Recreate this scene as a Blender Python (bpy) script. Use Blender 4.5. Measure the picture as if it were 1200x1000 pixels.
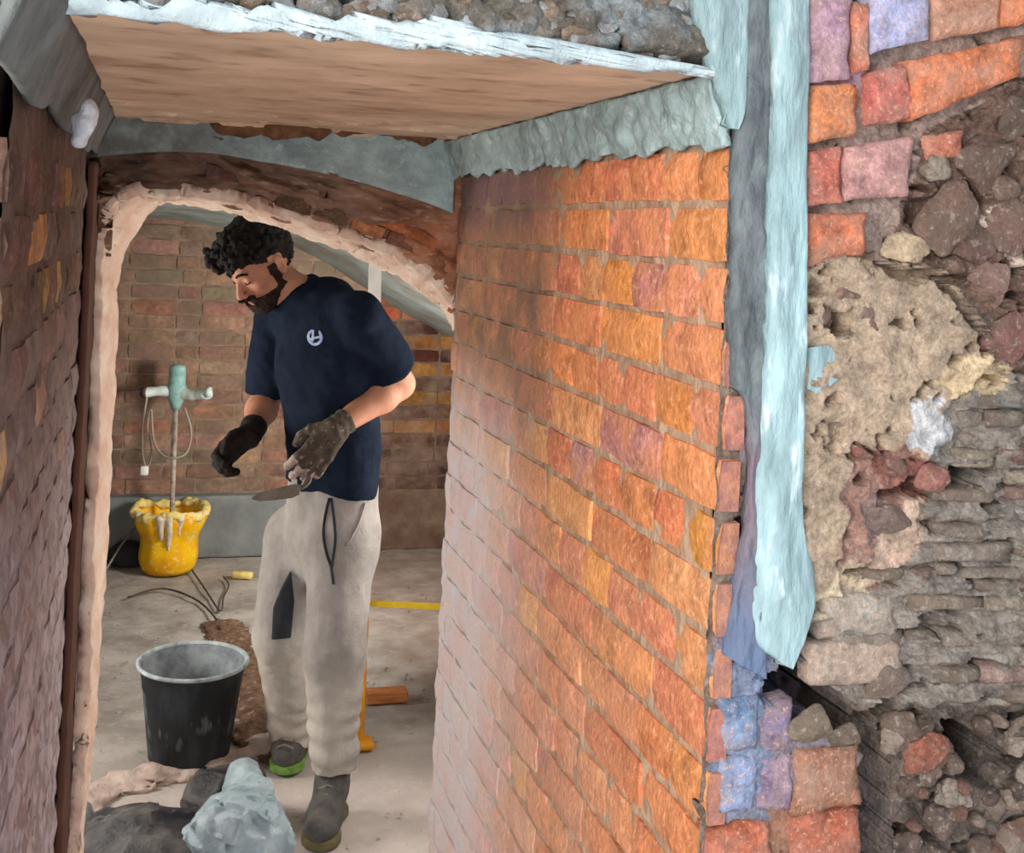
import bpy, bmesh, math, random
import numpy as np
from mathutils import Vector, Matrix
for o in list(bpy.data.objects): bpy.data.objects.remove(o)
sc = bpy.context.scene
C = sc.collection
# ------------------------------------------------------------------ camera
FPX, PY0, YAW, ROLL, HC = 1386.0, 271.0, math.radians(16.67), math.radians(2.8), 1.70
CAM = np.array([0.0, 0.0, HC])
Fw = np.array([math.sin(YAW), math.cos(YAW), 0.0])
R0 = np.array([math.cos(YAW), -math.sin(YAW), 0.0])
U0 = np.array([0.0, 0.0, 1.0])
cR = R0*math.cos(ROLL) + U0*math.sin(ROLL)
cU = U0*math.cos(ROLL) - R0*math.sin(ROLL)
cam_d = bpy.data.cameras.new('camera'); cam = bpy.data.objects.new('camera', cam_d); C.objects.link(cam)
cam.matrix_world = Matrix(((cR[0], cU[0], -Fw[0], 0), (cR[1], cU[1], -Fw[1], 0), (cR[2], cU[2], -Fw[2], HC), (0, 0, 0, 1)))
cam_d.sensor_width = 36; cam_d.sensor_fit = 'HORIZONTAL'; cam_d.lens = 36*FPX/1200
cam_d.shift_y = -(500-PY0)/1200; cam_d.clip_start = 0.02
sc.camera = cam
# ------------------------------------------------------------------ world, lamps, exposure
sc.view_settings.view_transform = 'Standard'; sc.view_settings.look = 'None'
sc.view_settings.gamma = 1; sc.view_settings.use_curve_mapping = False
sc.view_settings.exposure = 0.18
w = bpy.data.worlds.new('world'); sc.world = w; w.use_nodes = True
w.node_tree.nodes['Background'].inputs[0].default_value = (0.80, 0.87, 0.95, 1)
w.node_tree.nodes['Background'].inputs[1].default_value = 0.95
def area(name, loc, target, size, power, color, sy=None):
    d = bpy.data.lights.new(name, 'AREA'); d.energy = power; d.color = color
    d.shape = 'RECTANGLE'; d.size = size; d.size_y = sy or size
    o = bpy.data.objects.new(name, d); C.objects.link(o); o.location = loc
    o.rotation_euler = (Vector(target)-Vector(loc)).to_track_quat('-Z', 'Y').to_euler()
    return o
area('work_lamp_near', (-0.92, -0.25, 1.92), (0.6, 1.8, 1.3), 0.9, 46, (1.0, 0.96, 0.91))
area('fill_light_low', (0.10, -0.25, 0.55), (0.35, 1.9, 1.8), 0.5, 13, (0.95, 0.97, 1.0))  # unseen fill light, added to brighten the passage ceiling and lower bricks
area('work_lamp_right', (1.30, 3.28, 1.25), (-0.10, 2.75, 1.15), 0.4, 17, (1.0, 0.93, 0.85), 0.9)
area('work_lamp_left', (-0.95, 3.7, 1.0), (0.6, 3.3, 1.0), 0.5, 22, (1.0, 0.94, 0.87), 0.9)
area('work_lamp_room', (1.36, 4.55, 1.02), (0.3, 6.1, 0.85), 0.35, 27, (1.0, 0.95, 0.88), 0.35)
# ------------------------------------------------------------------ helpers
def at(px, py, zc):
    """world point on the ray of photo pixel px,py at depth zc along the optical axis"""
    return CAM + Fw*zc + cR*((px-600)/FPX*zc) + cU*(-(py-PY0)/FPX*zc)
def ray(px, py): return Fw + cR*((px-600)/FPX) + cU*(-(py-PY0)/FPX)
def onY(px, py, Y):
    r = ray(px, py); return CAM + r*(Y/r[1])
def onX(px, py, X):
    r = ray(px, py); return CAM + r*(X/r[0])
def onZ(px, py, Z):
    r = ray(px, py); return CAM + r*((Z-HC)/r[2])
def srgb(r, g, b):
    f = lambda c: (c/12.92 if c <= 0.04045 else ((c+0.055)/1.055)**2.4)
    return (f(r/255), f(g/255), f(b/255), 1.0)
def hash3(i, j, k, s=0):
    n = (i.astype(np.int64)*73856093) ^ (j.astype(np.int64)*19349663) ^ (k.astype(np.int64)*83492791) ^ (s*2654435761)
    n = (n ^ (n >> 13)) * 1274126177 & 0x7fffffff
    n = (n ^ (n >> 16)) & 0xffffff
    return n/float(0xffffff)*2-1
def vnoise(P, s=0):
    I = np.floor(P).astype(np.int64); f = P-I; f = f*f*(3-2*f)
    out = 0
    for a in (0, 1):
        for b in (0, 1):
            for c in (0, 1):
                wt = (f[:, 0] if a else 1-f[:, 0])*(f[:, 1] if b else 1-f[:, 1])*(f[:, 2] if c else 1-f[:, 2])
                out = out + wt*hash3(I[:, 0]+a, I[:, 1]+b, I[:, 2]+c, s)
    return out
def fbm(P, sc_, oct=3, s=0):
    P = np.asarray(P, float)*sc_; a = 1.0; o = 0; t = 0
    for q in range(oct):
        o = o + a*vnoise(P, s+q*7); t += a; a *= 0.5; P = P*2.03+11.3
    return o/t
def ss(a, b, x):
    t = np.clip((x-a)/(b-a), 0, 1); return t*t*(3-2*t)
def mesh_obj(name, verts, faces, m=None, parent=None, smooth=True, kind=None, origin=None):
    verts = np.asarray(verts, float)
    me = bpy.data.meshes.new(name)
    if origin is not None: verts = verts-np.asarray(origin)
    me.from_pydata([tuple(v) for v in verts], [], [tuple(int(i) for i in f) for f in faces])
    me.update()
    if smooth: me.polygons.foreach_set('use_smooth', [True]*len(me.polygons))
    if m: me.materials.append(m)
    o = bpy.data.objects.new(name, me); C.objects.link(o)
    if origin is not None: o.location = tuple(origin)
    if parent: adopt(o, parent)
    if kind: o['kind'] = kind
    return o
def adopt(o, parent):
    o.parent = parent; o.matrix_parent_inverse = Matrix.Translation(parent.matrix_basis.translation).inverted() if parent.matrix_basis.to_3x3() == Matrix.Identity(3) else parent.matrix_basis.inverted()
    return o
def empty(name, loc, label, cat, group=None):
    o = bpy.data.objects.new(name, None); C.objects.link(o); o.location = tuple(loc); o.empty_display_size = .05
    return tag(o, label, cat, group)
def tag(o, label, cat, group=None):
    o['label'] = label; o['category'] = cat
    if group: o['group'] = group
    return o
def join(parts):
    V = []; F = []; n = 0
    for v, f in parts:
        V += [tuple(q) for q in v]; F += [tuple(i+n for i in q) for q in f]; n += len(v)
    return V, F
def tube(pts, r, n=8, cap=True):
    pts = [Vector(p) for p in pts]; rs = r if hasattr(r, '__len__') else [r]*len(pts)
    V = []; F = []; up = Vector((0, 0, 1)); prev = None
    for i, p in enumerate(pts):
        t = (pts[min(i+1, len(pts)-1)]-pts[max(i-1, 0)]).normalized()
        if prev is None:
            a = t.cross(up)
            if a.length < .1: a = t.cross(Vector((1, 0, 0)))
        else: a = prev-t*prev.dot(t)
        a.normalize(); prev = a; b = t.cross(a)
        for k in range(n):
            th = 2*math.pi*k/n; V.append(p+(a*math.cos(th)+b*math.sin(th))*rs[i])
    for i in range(len(pts)-1):
        for k in range(n):
            k2 = (k+1) % n; F.append((i*n+k, i*n+k2, (i+1)*n+k2, (i+1)*n+k))
    if cap:
        F.append(tuple(range(n))[::-1]); F.append(tuple((len(pts)-1)*n+k for k in range(n)))
    return V, F
def lathe(prof, c, n=40):
    V = []; F = []
    for r, z in prof:
        for k in range(n):
            th = 2*math.pi*k/n; V.append((c[0]+r*math.cos(th), c[1]+r*math.sin(th), c[2]+z))
    for i in range(len(prof)-1):
        for k in range(n):
            k2 = (k+1) % n; F.append((i*n+k, i*n+k2, (i+1)*n+k2, (i+1)*n+k))
    return V, F
def smooth_curve(pts, n=8):
    P = [np.asarray(p, float) for p in pts]; out = []
    for i in range(len(P)-1):
        p0 = P[max(i-1, 0)]; p1 = P[i]; p2 = P[i+1]; p3 = P[min(i+2, len(P)-1)]
        for q in range(n):
            t = q/n
            out.append(.5*((2*p1)+(-p0+p2)*t+(2*p0-5*p1+4*p2-p3)*t*t+(-p0+3*p1-3*p2+p3)*t**3))
    out.append(P[-1]); return out
# ---- signed distance fields and surface nets
def nets(f, org, h):
    s = f < 0
    c = np.zeros(tuple(d-1 for d in s.shape), np.int8)
    for a in (0, 1):
        for b in (0, 1):
            for d in (0, 1):
                c += s[a:s.shape[0]-1+a, b:s.shape[1]-1+b, d:s.shape[2]-1+d]
    act = (c > 0) & (c < 8)
    ijk = np.argwhere(act)
    idx = -np.ones(act.shape, np.int64); idx[act] = np.arange(len(ijk))
    acc = np.zeros((len(ijk), 3)); cnt = np.zeros(len(ijk))
    for ax in range(3):
        o1, o2 = [q for q in range(3) if q != ax]
        for a in (0, 1):
            for b in (0, 1):
                p = ijk.copy(); p[:, o1] += a; p[:, o2] += b
                q = p.copy(); q[:, ax] += 1
                fp = f[p[:, 0], p[:, 1], p[:, 2]]; fq = f[q[:, 0], q[:, 1], q[:, 2]]
                m = (fp < 0) != (fq < 0)
                t = np.where(m, fp/np.where(m, fp-fq, 1), 0)
                pt = p-ijk+0.0; pt[:, ax] += t
                acc[m] += pt[m]; cnt[m] += 1
    V = (ijk+acc/cnt[:, None])*h+org
    F = []
    for ax in range(3):
        o1, o2 = [(1, 2), (2, 0), (0, 1)][ax]
        sl0 = [slice(None)]*3; sl1 = [slice(None)]*3
        sl0[ax] = slice(0, -1); sl1[ax] = slice(1, None)
        a0 = s[tuple(sl0)]; a1 = s[tuple(sl1)]
        e = np.argwhere(a0 != a1)
        e = e[(e[:, o1] > 0) & (e[:, o2] > 0) & (e[:, o1] < s.shape[o1]-1) & (e[:, o2] < s.shape[o2]-1)]
        inside = a0[e[:, 0], e[:, 1], e[:, 2]]
        def g(d1, d2):
            q = e.copy(); q[:, o1] -= d1; q[:, o2] -= d2
            return idx[q[:, 0], q[:, 1], q[:, 2]]
        A, B, D, E = g(1, 1), g(0, 1), g(0, 0), g(1, 0)
        fwd = np.stack([A, B, D, E], 1); rev = fwd[:, ::-1]
        F.append(np.where(inside[:, None], fwd, rev))
    return V, np.concatenate(F)
def sdf_mesh(fn, lo, hi, h, blk=10):
    lo = np.asarray(lo, float); hi = np.asarray(hi, float)
    n = (np.ceil((hi-lo)/h/blk).astype(int))*blk
    nb = n//blk
    bi = np.stack(np.meshgrid(*[np.arange(q) for q in nb], indexing='ij'), -1).reshape(-1, 3)
    cen = lo+(bi+.5)*blk*h
    d = fn(cen)
    near = np.abs(d) < blk*h*1.35
    f = np.repeat(np.repeat(np.repeat(d.reshape(nb), blk, 0), blk, 1), blk, 2).astype(np.float32)
    loc = np.stack(np.meshgrid(*[np.arange(blk)]*3, indexing='ij'), -1).reshape(-1, 3)
    act = bi[near]
    for c0 in range(0, len(act), 400):
        ch = act[c0:c0+400]
        I = (ch[:, None, :]*blk+loc[None]).reshape(-1, 3)
        f[I[:, 0], I[:, 1], I[:, 2]] = fn(lo+I*h)
    f[0] = f[-1] = 1; f[:, 0] = f[:, -1] = 1; f[:, :, 0] = f[:, :, -1] = 1
    return nets(f, lo, h)
def cap(P, a, b, ra, rb=None):
    rb = ra if rb is None else rb
    a = np.asarray(a, float); b = np.asarray(b, float); ab = b-a
    t = np.clip(((P-a)@ab)/max(ab@ab, 1e-9), 0, 1)
    return np.linalg.norm(P-a-t[:, None]*ab, axis=1)-(ra+(rb-ra)*t)
def ell(P, c, r, M=None):
    q = P-np.asarray(c, float)
    if M is not None: q = q@np.asarray(M).T
    r = np.asarray(r, float)
    k0 = np.linalg.norm(q/r, axis=1); k1 = np.linalg.norm(q/(r*r), axis=1)+1e-9
    return k0*(k0-1)/k1
def smin(a, b, k):
    h = np.clip(.5+.5*(b-a)/k, 0, 1); return b+(a-b)*h-k*h*(1-h)
def smax(a, b, k): return -smin(-a, -b, k)
def box_sdf(P, c, hs, M=None, r=0.0):
    q = P-np.asarray(c, float)
    if M is not None: q = q@np.asarray(M).T
    q = np.abs(q)-np.asarray(hs)+r
    return np.linalg.norm(np.maximum(q, 0), axis=1)+np.minimum(q.max(1), 0)-r
# ------------------------------------------------------------------ materials
def mat(name, col, col2=None, rough=.85, scale=12, lo=.35, hi=.65, bump=.3, bscale=60, objcol=False, vcol=False,
        speck=None, speck_scale=90, speck_amt=.25, layers=(), detail=6, metallic=0.0, sss=0.0, stretch=(1, 1, 1), bdist=.01, spec=.25, c2=.8):
    m = bpy.data.materials.new(name); m.use_nodes = True; N = m.node_tree.nodes; L = m.node_tree.links
    B = N['Principled BSDF']; B.inputs['Roughness'].default_value = rough; B.inputs['Metallic'].default_value = metallic
    B.inputs['Specular IOR Level'].default_value = spec
    if sss: B.inputs['Subsurface Weight'].default_value = sss; B.inputs['Subsurface Radius'].default_value = (.012, .005, .003)
    g = N.new('ShaderNodeNewGeometry'); pos = g.outputs['Position']
    mp = N.new('ShaderNodeMapping'); mp.inputs['Scale'].default_value = stretch; L.new(pos, mp.inputs['Vector']); v = mp.outputs[0]
    def noise(s, d=detail, r=.6):
        n = N.new('ShaderNodeTexNoise'); n.inputs['Scale'].default_value = s; n.inputs['Detail'].default_value = d
        n.inputs['Roughness'].default_value = r; L.new(v, n.inputs['Vector']); return n.outputs['Fac']
    def rng(x, a, b, c=0., d=1.):
        r = N.new('ShaderNodeMapRange'); r.clamp = True
        for k, q in zip(('From Min', 'From Max', 'To Min', 'To Max'), (a, b, c, d)): r.inputs[k].default_value = q
        L.new(x, r.inputs['Value']); return r.outputs[0]
    def mix(fac, a, b, mode='MIX'):
        x = N.new('ShaderNodeMix'); x.data_type = 'RGBA'; x.blend_type = mode
        for s, q in ((x.inputs[0], fac), (x.inputs[6], a), (x.inputs[7], b)):
            if hasattr(q, 'node'): L.new(q, s)
            else: s.default_value = q
        return x.outputs[2]
    def math_(op, a, b):
        x = N.new('ShaderNodeMath'); x.operation = op; x.use_clamp = op in ('ADD',)
        for s, q in ((x.inputs[0], a), (x.inputs[1], b)):
            if hasattr(q, 'node'): L.new(q, s)
            else: s.default_value = q
        return x.outputs[0]
    if objcol:
        oi = N.new('ShaderNodeObjectInfo'); base = oi.outputs['Color']
    elif vcol:
        a = N.new('ShaderNodeVertexColor'); a.layer_name = 'Col'; base = a.outputs['Color']
    else: base = col
    if objcol or vcol:
        f = math_('MULTIPLY', rng(noise(scale), .3, .7, .58, 1.42), rng(noise(scale*4.5, 4), .3, .7, .72, 1.28))
        cmb = N.new('ShaderNodeCombineColor'); [L.new(f, cmb.inputs[i]) for i in range(3)]
        c = mix(1.0, base, cmb.outputs[0], 'MULTIPLY')
        if col2: c = mix(rng(noise(scale*.6), .42, .66, 0, c2), c, col2)
    else:
        c = mix(rng(noise(scale), lo, hi), base, col2 or base)
    if speck: c = mix(rng(noise(speck_scale, 3), .58, .68, 0, speck_amt), c, speck)
    # stains and painted-in shade with a place of their own: (colour, noise scale, [(axis, a, b), ...], strength)
    if layers:
        sp = N.new('ShaderNodeSeparateXYZ'); L.new(pos, sp.inputs[0])
        for colr, ns, conds, st, nz in layers:
            f = None
            for ax, a, b in conds:
                q = rng(math_('ADD', 0, 0) if False else sp.outputs[ax], a, b)
                f = q if f is None else math_('MULTIPLY', f, q)
            n = rng(noise(ns), .5-nz, .5+nz, -.6, 1.6)
            f2 = math_('MULTIPLY', math_('MULTIPLY', f, st), rng(noise(ns), .5-nz, .5+nz, 0.45, 1.0))
            c = mix(f2, c, colr)
    L.new(c, B.inputs['Base Color'])
    if bump:
        b = N.new('ShaderNodeBump'); b.inputs['Strength'].default_value = bump; b.inputs['Distance'].default_value = bdist
        L.new(noise(bscale, 8, .65), b.inputs['Height']); L.new(b.outputs[0], B.inputs['Normal'])
    return m
WHITEWASH = (srgb(214, 210, 214), 15, [(1, 1.95, 2.35), (2, 1.46, 1.20)], 1.0, .2)
LIME = (srgb(226, 196, 178), 9, [(1, 1.35, 2.1), (2, 1.45, .9)], .8, .16)
CORNER = (srgb(122, 92, 104), 30, [(1, 1.2800, 1.2770)], .85, .2)
SOOT = (srgb(128, 104, 86), 9, [(1, 1.86, 2.02), (2, 1.20, 1.42)], 1.0, .2)
SOOT2 = (srgb(118, 98, 108), 14, [(1, 1.75, 2.2), (2, 1.68, 1.76)], .9, .2)
MAUVE = (srgb(190, 130, 150), 7, [(1, 1.2, 1.5), (2, 1.2, .8)], .35, .06)
M = dict(
 reveal_brick=mat('reveal_brick', None, srgb(238, 158, 104), objcol=True, scale=20, bump=.85, bscale=80, speck=srgb(244, 200, 164), speck_amt=.55, layers=[LIME, SOOT, SOOT2, WHITEWASH, CORNER]),
 reveal_mortar=mat('reveal_mortar', srgb(208, 176, 146), srgb(170, 140, 116), bump=.8, bscale=50, layers=[SOOT, WHITEWASH]),
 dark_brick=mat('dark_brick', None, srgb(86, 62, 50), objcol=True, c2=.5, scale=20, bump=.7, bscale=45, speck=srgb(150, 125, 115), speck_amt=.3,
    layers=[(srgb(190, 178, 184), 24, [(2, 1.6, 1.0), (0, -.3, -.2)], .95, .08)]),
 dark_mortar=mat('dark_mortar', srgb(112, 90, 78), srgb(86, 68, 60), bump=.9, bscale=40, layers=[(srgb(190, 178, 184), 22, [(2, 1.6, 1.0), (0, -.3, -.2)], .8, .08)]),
 back_brick=mat('back_brick', None, srgb(118, 98, 84), objcol=True, scale=9, bump=.4, bscale=50, layers=[(srgb(120, 110, 92), 5, [(2, 1.2, 1.5)], .55, .1)]),
 back_mortar=mat('back_mortar', srgb(150, 128, 108), srgb(118, 98, 82), bump=.5, layers=[(srgb(78, 56, 44), 6, [(0, 1.02, 1.14)], 1.0, .3)]),
 front_brick=mat('front_brick', None, srgb(176, 150, 134), c2=.5, objcol=True, scale=34, bump=.8, bscale=90, speck=srgb(245, 190, 160), speck_amt=.45, speck_scale=160),
 edge=mat('pale_edge_render', srgb(205, 220, 224), srgb(168, 182, 186), scale=22, bump=.8, bscale=60),
 render=mat('grey_render', srgb(178, 200, 200), srgb(142, 160, 160), scale=18, bump=.9, bscale=45, speck=srgb(205, 220, 220), speck_scale=30, speck_amt=.6, layers=[(srgb(96, 92, 86), 9, [(0, .20, .0), (1, 2.60, 2.63)], .95, .15)]),  # layer paints shade into the colour at the lintel band's left end
 render_dark=mat('grey_render_dark', srgb(118, 122, 120), srgb(84, 86, 84), scale=12, bump=.6, bscale=35),
 tan=mat('tan_lintel', srgb(222, 194, 166), srgb(190, 162, 136), scale=7, bump=.35, bscale=22, stretch=(.9, 1.3, 1), speck=srgb(150, 122, 98), speck_scale=14, speck_amt=.5),
 rough=mat('rough_masonry', None, None, vcol=True, scale=40, bump=1.0, bscale=85, speck=srgb(190, 180, 170), speck_scale=120, speck_amt=.3),
 stone=mat('rubble_stone', None, srgb(120, 100, 88), objcol=True, scale=38, bump=1.0, bscale=80, speck=srgb(196, 186, 176), speck_scale=110, speck_amt=.35),
 lip=mat('pale_plaster_lip', srgb(246, 228, 208), srgb(226, 190, 168), scale=14, bump=.7, bscale=40),
 floor=mat('dusty_concrete', srgb(186, 178, 170), srgb(140, 132, 124), scale=5, bump=.6, bscale=25, speck=srgb(200, 192, 184), speck_scale=35, speck_amt=.4,
    layers=[(srgb(225, 212, 206), 10, [(1, 4.0, 3.5)], .8, .15), (srgb(110, 84, 68), 6, [(0, .85, 1.05), (1, 3.75, 4.1)], .85, .2)]),
 plinth=mat('grey_slurry_render', srgb(138, 142, 140), srgb(112, 116, 114), scale=6, bump=.3),
 foam=mat('white_foam', srgb(235, 238, 245), srgb(205, 210, 220), scale=40, bump=.8, bscale=60),
 white=mat('white_paint', srgb(240, 238, 232), srgb(220, 216, 208), bump=.1),
 yellow=mat('yellow_paint', srgb(235, 165, 30), srgb(205, 130, 25), rough=.5, bump=.1),
 lime=mat('dull_yellow_bar', srgb(225, 190, 40), srgb(190, 160, 35), rough=.5, bump=.1),
 wood=mat('offcut_wood', srgb(205, 135, 80), srgb(165, 100, 60), bump=.3, stretch=(1, 8, 8)),
 skin=mat('skin', srgb(204, 148, 120), srgb(186, 128, 102), scale=20, rough=.55, bump=.06, bscale=160, sss=.05),
 lips=mat('lip_skin', srgb(165, 95, 85), srgb(150, 82, 76), rough=.5, bump=.05),
 hair=mat('black_hair', srgb(24, 19, 18), srgb(40, 31, 28), scale=60, rough=.7, bump=.9, bscale=190),
 beard=mat('dark_beard', srgb(62, 44, 34), srgb(34, 25, 21), scale=120, rough=.85, bump=.9, bscale=300, bdist=.004),
 tee=mat('navy_cotton', srgb(20, 30, 46), srgb(30, 40, 56), scale=16, rough=.95, bump=.4, bscale=28, bdist=.015, spec=.1),
 logo=mat('emblem_print', srgb(140, 165, 220), srgb(190, 204, 232), scale=60, bump=0),
 trouser=mat('dusty_stone_canvas', srgb(172, 167, 162), srgb(148, 143, 138), scale=10, rough=.95, bump=.45, bscale=26, bdist=.015,
    layers=[(srgb(214, 206, 192), 14, [(2, .50, .38), (0, .62, .56)], .8, .2), (srgb(118, 105, 92), 26, [(2, .62, .56), (2, .38, .46), (0, .58, .64)], .65, .08)], spec=.1),
 black_cloth=mat('black_canvas', srgb(42, 44, 50), srgb(56, 58, 62), rough=.9, bump=.3),
 glove=mat('dusty_grey_glove', srgb(98, 88, 76), srgb(72, 64, 56), scale=40, rough=.9, bump=.6, bscale=120, speck=srgb(190, 176, 165), speck_scale=60, speck_amt=.5),
 glove_black=mat('black_glove', srgb(44, 36, 32), srgb(24, 20, 18), scale=40, rough=.8, bump=.6, bscale=120),
 glove_tip=mat('pale_glove_palm', srgb(196, 178, 172), srgb(160, 140, 132), scale=50, bump=.5),
 boot=mat('dusty_dark_boot', srgb(72, 72, 74), srgb(104, 100, 94), scale=22, rough=.8, bump=.5, bscale=60),
 sole=mat('khaki_sole', srgb(120, 110, 80), srgb(92, 84, 62), scale=30, bump=.3),
 green=mat('green_sole', srgb(140, 185, 90), srgb(96, 130, 62), scale=30, bump=.3),
 lace=mat('lace', srgb(150, 145, 135), srgb(110, 105, 98)),
 steel=mat('dull_steel', srgb(78, 66, 58), srgb(110, 98, 90), rough=.5, metallic=.3, bump=.1),
 tub=mat('yellow_tub', srgb(250, 200, 20), srgb(228, 160, 14), scale=8, rough=.45, bump=.15, speck=srgb(235, 220, 150), speck_scale=30, speck_amt=.6),
 cream=mat('cream_mortar', srgb(240, 220, 140), srgb(215, 190, 110), scale=30, bump=.5),
 cream2=mat('pale_mortar', srgb(225, 212, 190), srgb(200, 186, 165), scale=30, bump=.5),
 mixer=mat('mint_mixer_body', srgb(158, 196, 190), srgb(120, 160, 156), scale=20, rough=.5, bump=.1),
 mixer_w=mat('mixer_handle', srgb(214, 224, 214), srgb(184, 196, 188), rough=.5, bump=.1),
 rod=mat('mortar_coated_rod', srgb(190, 178, 165), srgb(140, 128, 118), scale=40, bump=.4),
 cable=mat('pale_cable', srgb(170, 155, 140), srgb(140, 126, 112), bump=.1),
 cable_d=mat('dark_cable', srgb(92, 78, 68), srgb(70, 60, 52), bump=.1),
 bucket=mat('black_bucket', srgb(34, 37, 40), srgb(66, 76, 82), scale=9, lo=.45, hi=.75, rough=.55, bump=.2, stretch=(1, 1, .35), speck=srgb(150, 170, 178), speck_scale=16, speck_amt=.4),
 bucket_in=mat('mortar_lined_bucket', srgb(160, 168, 172), srgb(105, 110, 116), scale=14, rough=.8, bump=.4),
 rim=mat('dusty_rim', srgb(196, 206, 208), srgb(140, 150, 152), scale=30, bump=.3),
 sack=mat('black_sack', srgb(50, 50, 54), srgb(124, 120, 116), scale=7, lo=.42, hi=.66, rough=.5, bump=.5, bscale=24, bdist=.02, spec=.4),
 plastic=mat('pale_plastic', srgb(190, 212, 220), srgb(140, 165, 175), scale=14, rough=.28, bump=.5, bscale=30, bdist=.02, spec=.6),
 soil=mat('brown_spoil', srgb(134, 104, 84), srgb(96, 72, 58), scale=30, bump=.9, bscale=60, speck=srgb(200, 180, 150), speck_scale=40, speck_amt=.5),
 vault=mat('vault_render', srgb(150, 164, 162), srgb(122, 118, 108), scale=4, bump=.4, bscale=20),
)
rnd = random.Random(7)
# ------------------------------------------------------------------ setting
X_R, X_L, Y_N, Y_F, Z_C = .653, -.14, 1.27, 2.64, HC+.20
Y_B, X_RR, X_LL = 6.1, 1.62, -1.3
def grid_surface(fn, nu, nv):
    """fn(u array, v array) -> positions; u, v in 0..1"""
    u, v = np.meshgrid(np.linspace(0, 1, nu), np.linspace(0, 1, nv), indexing='ij')
    P = fn(u.ravel(), v.ravel())
    F = [(i*nv+j, (i+1)*nv+j, (i+1)*nv+j+1, i*nv+j+1) for i in range(nu-1) for j in range(nv-1)]
    return P, F
def boxmesh(x0, x1, y0, y1, z0, z1):
    V = [(x, y, z) for x in (x0, x1) for y in (y0, y1) for z in (z0, z1)]
    F = [(0, 1, 3, 2), (4, 6, 7, 5), (0, 4, 5, 1), (2, 3, 7, 6), (0, 2, 6, 4), (1, 5, 7, 3)]
    return V, F
# floor with gentle dust relief
def f_floor(u, v):
    x = -3+u*8; y = -2.5+v*9.2
    P = np.stack([x, y, 0*x], 1)
    P[:, 2] = (fbm(P, 3.2, 3)*.010+fbm(P, 17, 2, 5)*.006)*ss(2.4, 3.2, y)*ss(1.6, 1.5, x)-.006
    return P
P, F = grid_surface(f_floor, 200, 240)
floor = mesh_obj('floor', P, F, M['floor'], kind='structure')
# wall cores (mortar) -------------------------------------------------
def structure(name, vf, m, smooth=False): return mesh_obj(name, vf[0], vf[1], m, kind='structure', smooth=smooth)
def rough_plane(o, du, dv, lu, lv, nu, nv, nrm, amp, s):
    o = np.asarray(o, float); du = np.asarray(du, float); dv = np.asarray(dv, float); nrm = np.asarray(nrm, float)
    def fn(u, v):
        P = o+u[:, None]*lu*du+v[:, None]*lv*dv
        return P+nrm*(fbm(P, s, 3)*amp)[:, None]
    return grid_surface(fn, nu, nv)
wall_right = structure('wall_right', join([rough_plane((X_R+.0085, Y_N+.03, 0), (0, 1, 0), (0, 0, 1), Y_F-Y_N-.04, Z_C, 130, 200, (-1, 0, 0), .005, 45),
    boxmesh(X_R+.016, X_R+.9, Y_N+.29, Y_F-.01, 0, 2.3)]), M['reveal_mortar'])
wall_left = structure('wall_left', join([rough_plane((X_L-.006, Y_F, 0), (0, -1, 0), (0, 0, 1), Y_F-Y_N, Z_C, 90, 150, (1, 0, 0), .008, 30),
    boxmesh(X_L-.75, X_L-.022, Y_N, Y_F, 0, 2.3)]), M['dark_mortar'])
# brick meshes
def brick_mesh(name, L, H, D, seed, rough=.0016, m=None, nu=4, nv=2):
    V = []; F = []
    def jit(p, a): q = fbm(np.array([p])+seed*3.7, 38, 2, seed)[0]; return q*a
    W = nu+1; Hh = nv+1
    for j in range(Hh):
        for i in range(W):
            x = -L/2+L*i/nu; z = -H/2+H*j/nv
            edge = i in (0, nu) or j in (0, nv)
            corner = i in (0, nu) and j in (0, nv)
            y = jit((x, 0, z), rough*3)-(.0045 if edge else 0)-(.003 if corner else 0)
            V.append((x*(1-.012*corner)+jit((x, 9, z), rough*(2 if edge else 3)), y, z*(1-.03*corner)+jit((x, 5, z), rough*2)))
    for j in range(nv):
        for i in range(nu):
            a = j*W+i; F.append((a, a+1, a+W+1, a+W)[::-1])
    ring = [i for i in range(W)]+[j*W+nu for j in range(1, Hh)]+[nv*W+i for i in range(nu-1, -1, -1)]+[j*W for j in range(nv-1, 0, -1)]
    n0 = len(V)
    for r in ring: V.append((V[r][0]*1.0, -D, V[r][2]))
    for k in range(len(ring)):
        a = ring[k]; b = ring[(k+1) % len(ring)]; F.append((a, b, n0+(k+1) % len(ring), n0+k))
    me = bpy.data.meshes.new(name); me.from_pydata(V, [], F); me.update()
    bm = bmesh.new(); bm.from_mesh(me); bmesh.ops.recalc_face_normals(bm, faces=bm.faces); bm.to_mesh(me); bm.free()
    me.polygons.foreach_set('use_smooth', [True]*len(me.polygons))
    me.set_sharp_from_angle(angle=math.radians(50))
    me.materials.append(m)
    return me
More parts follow.
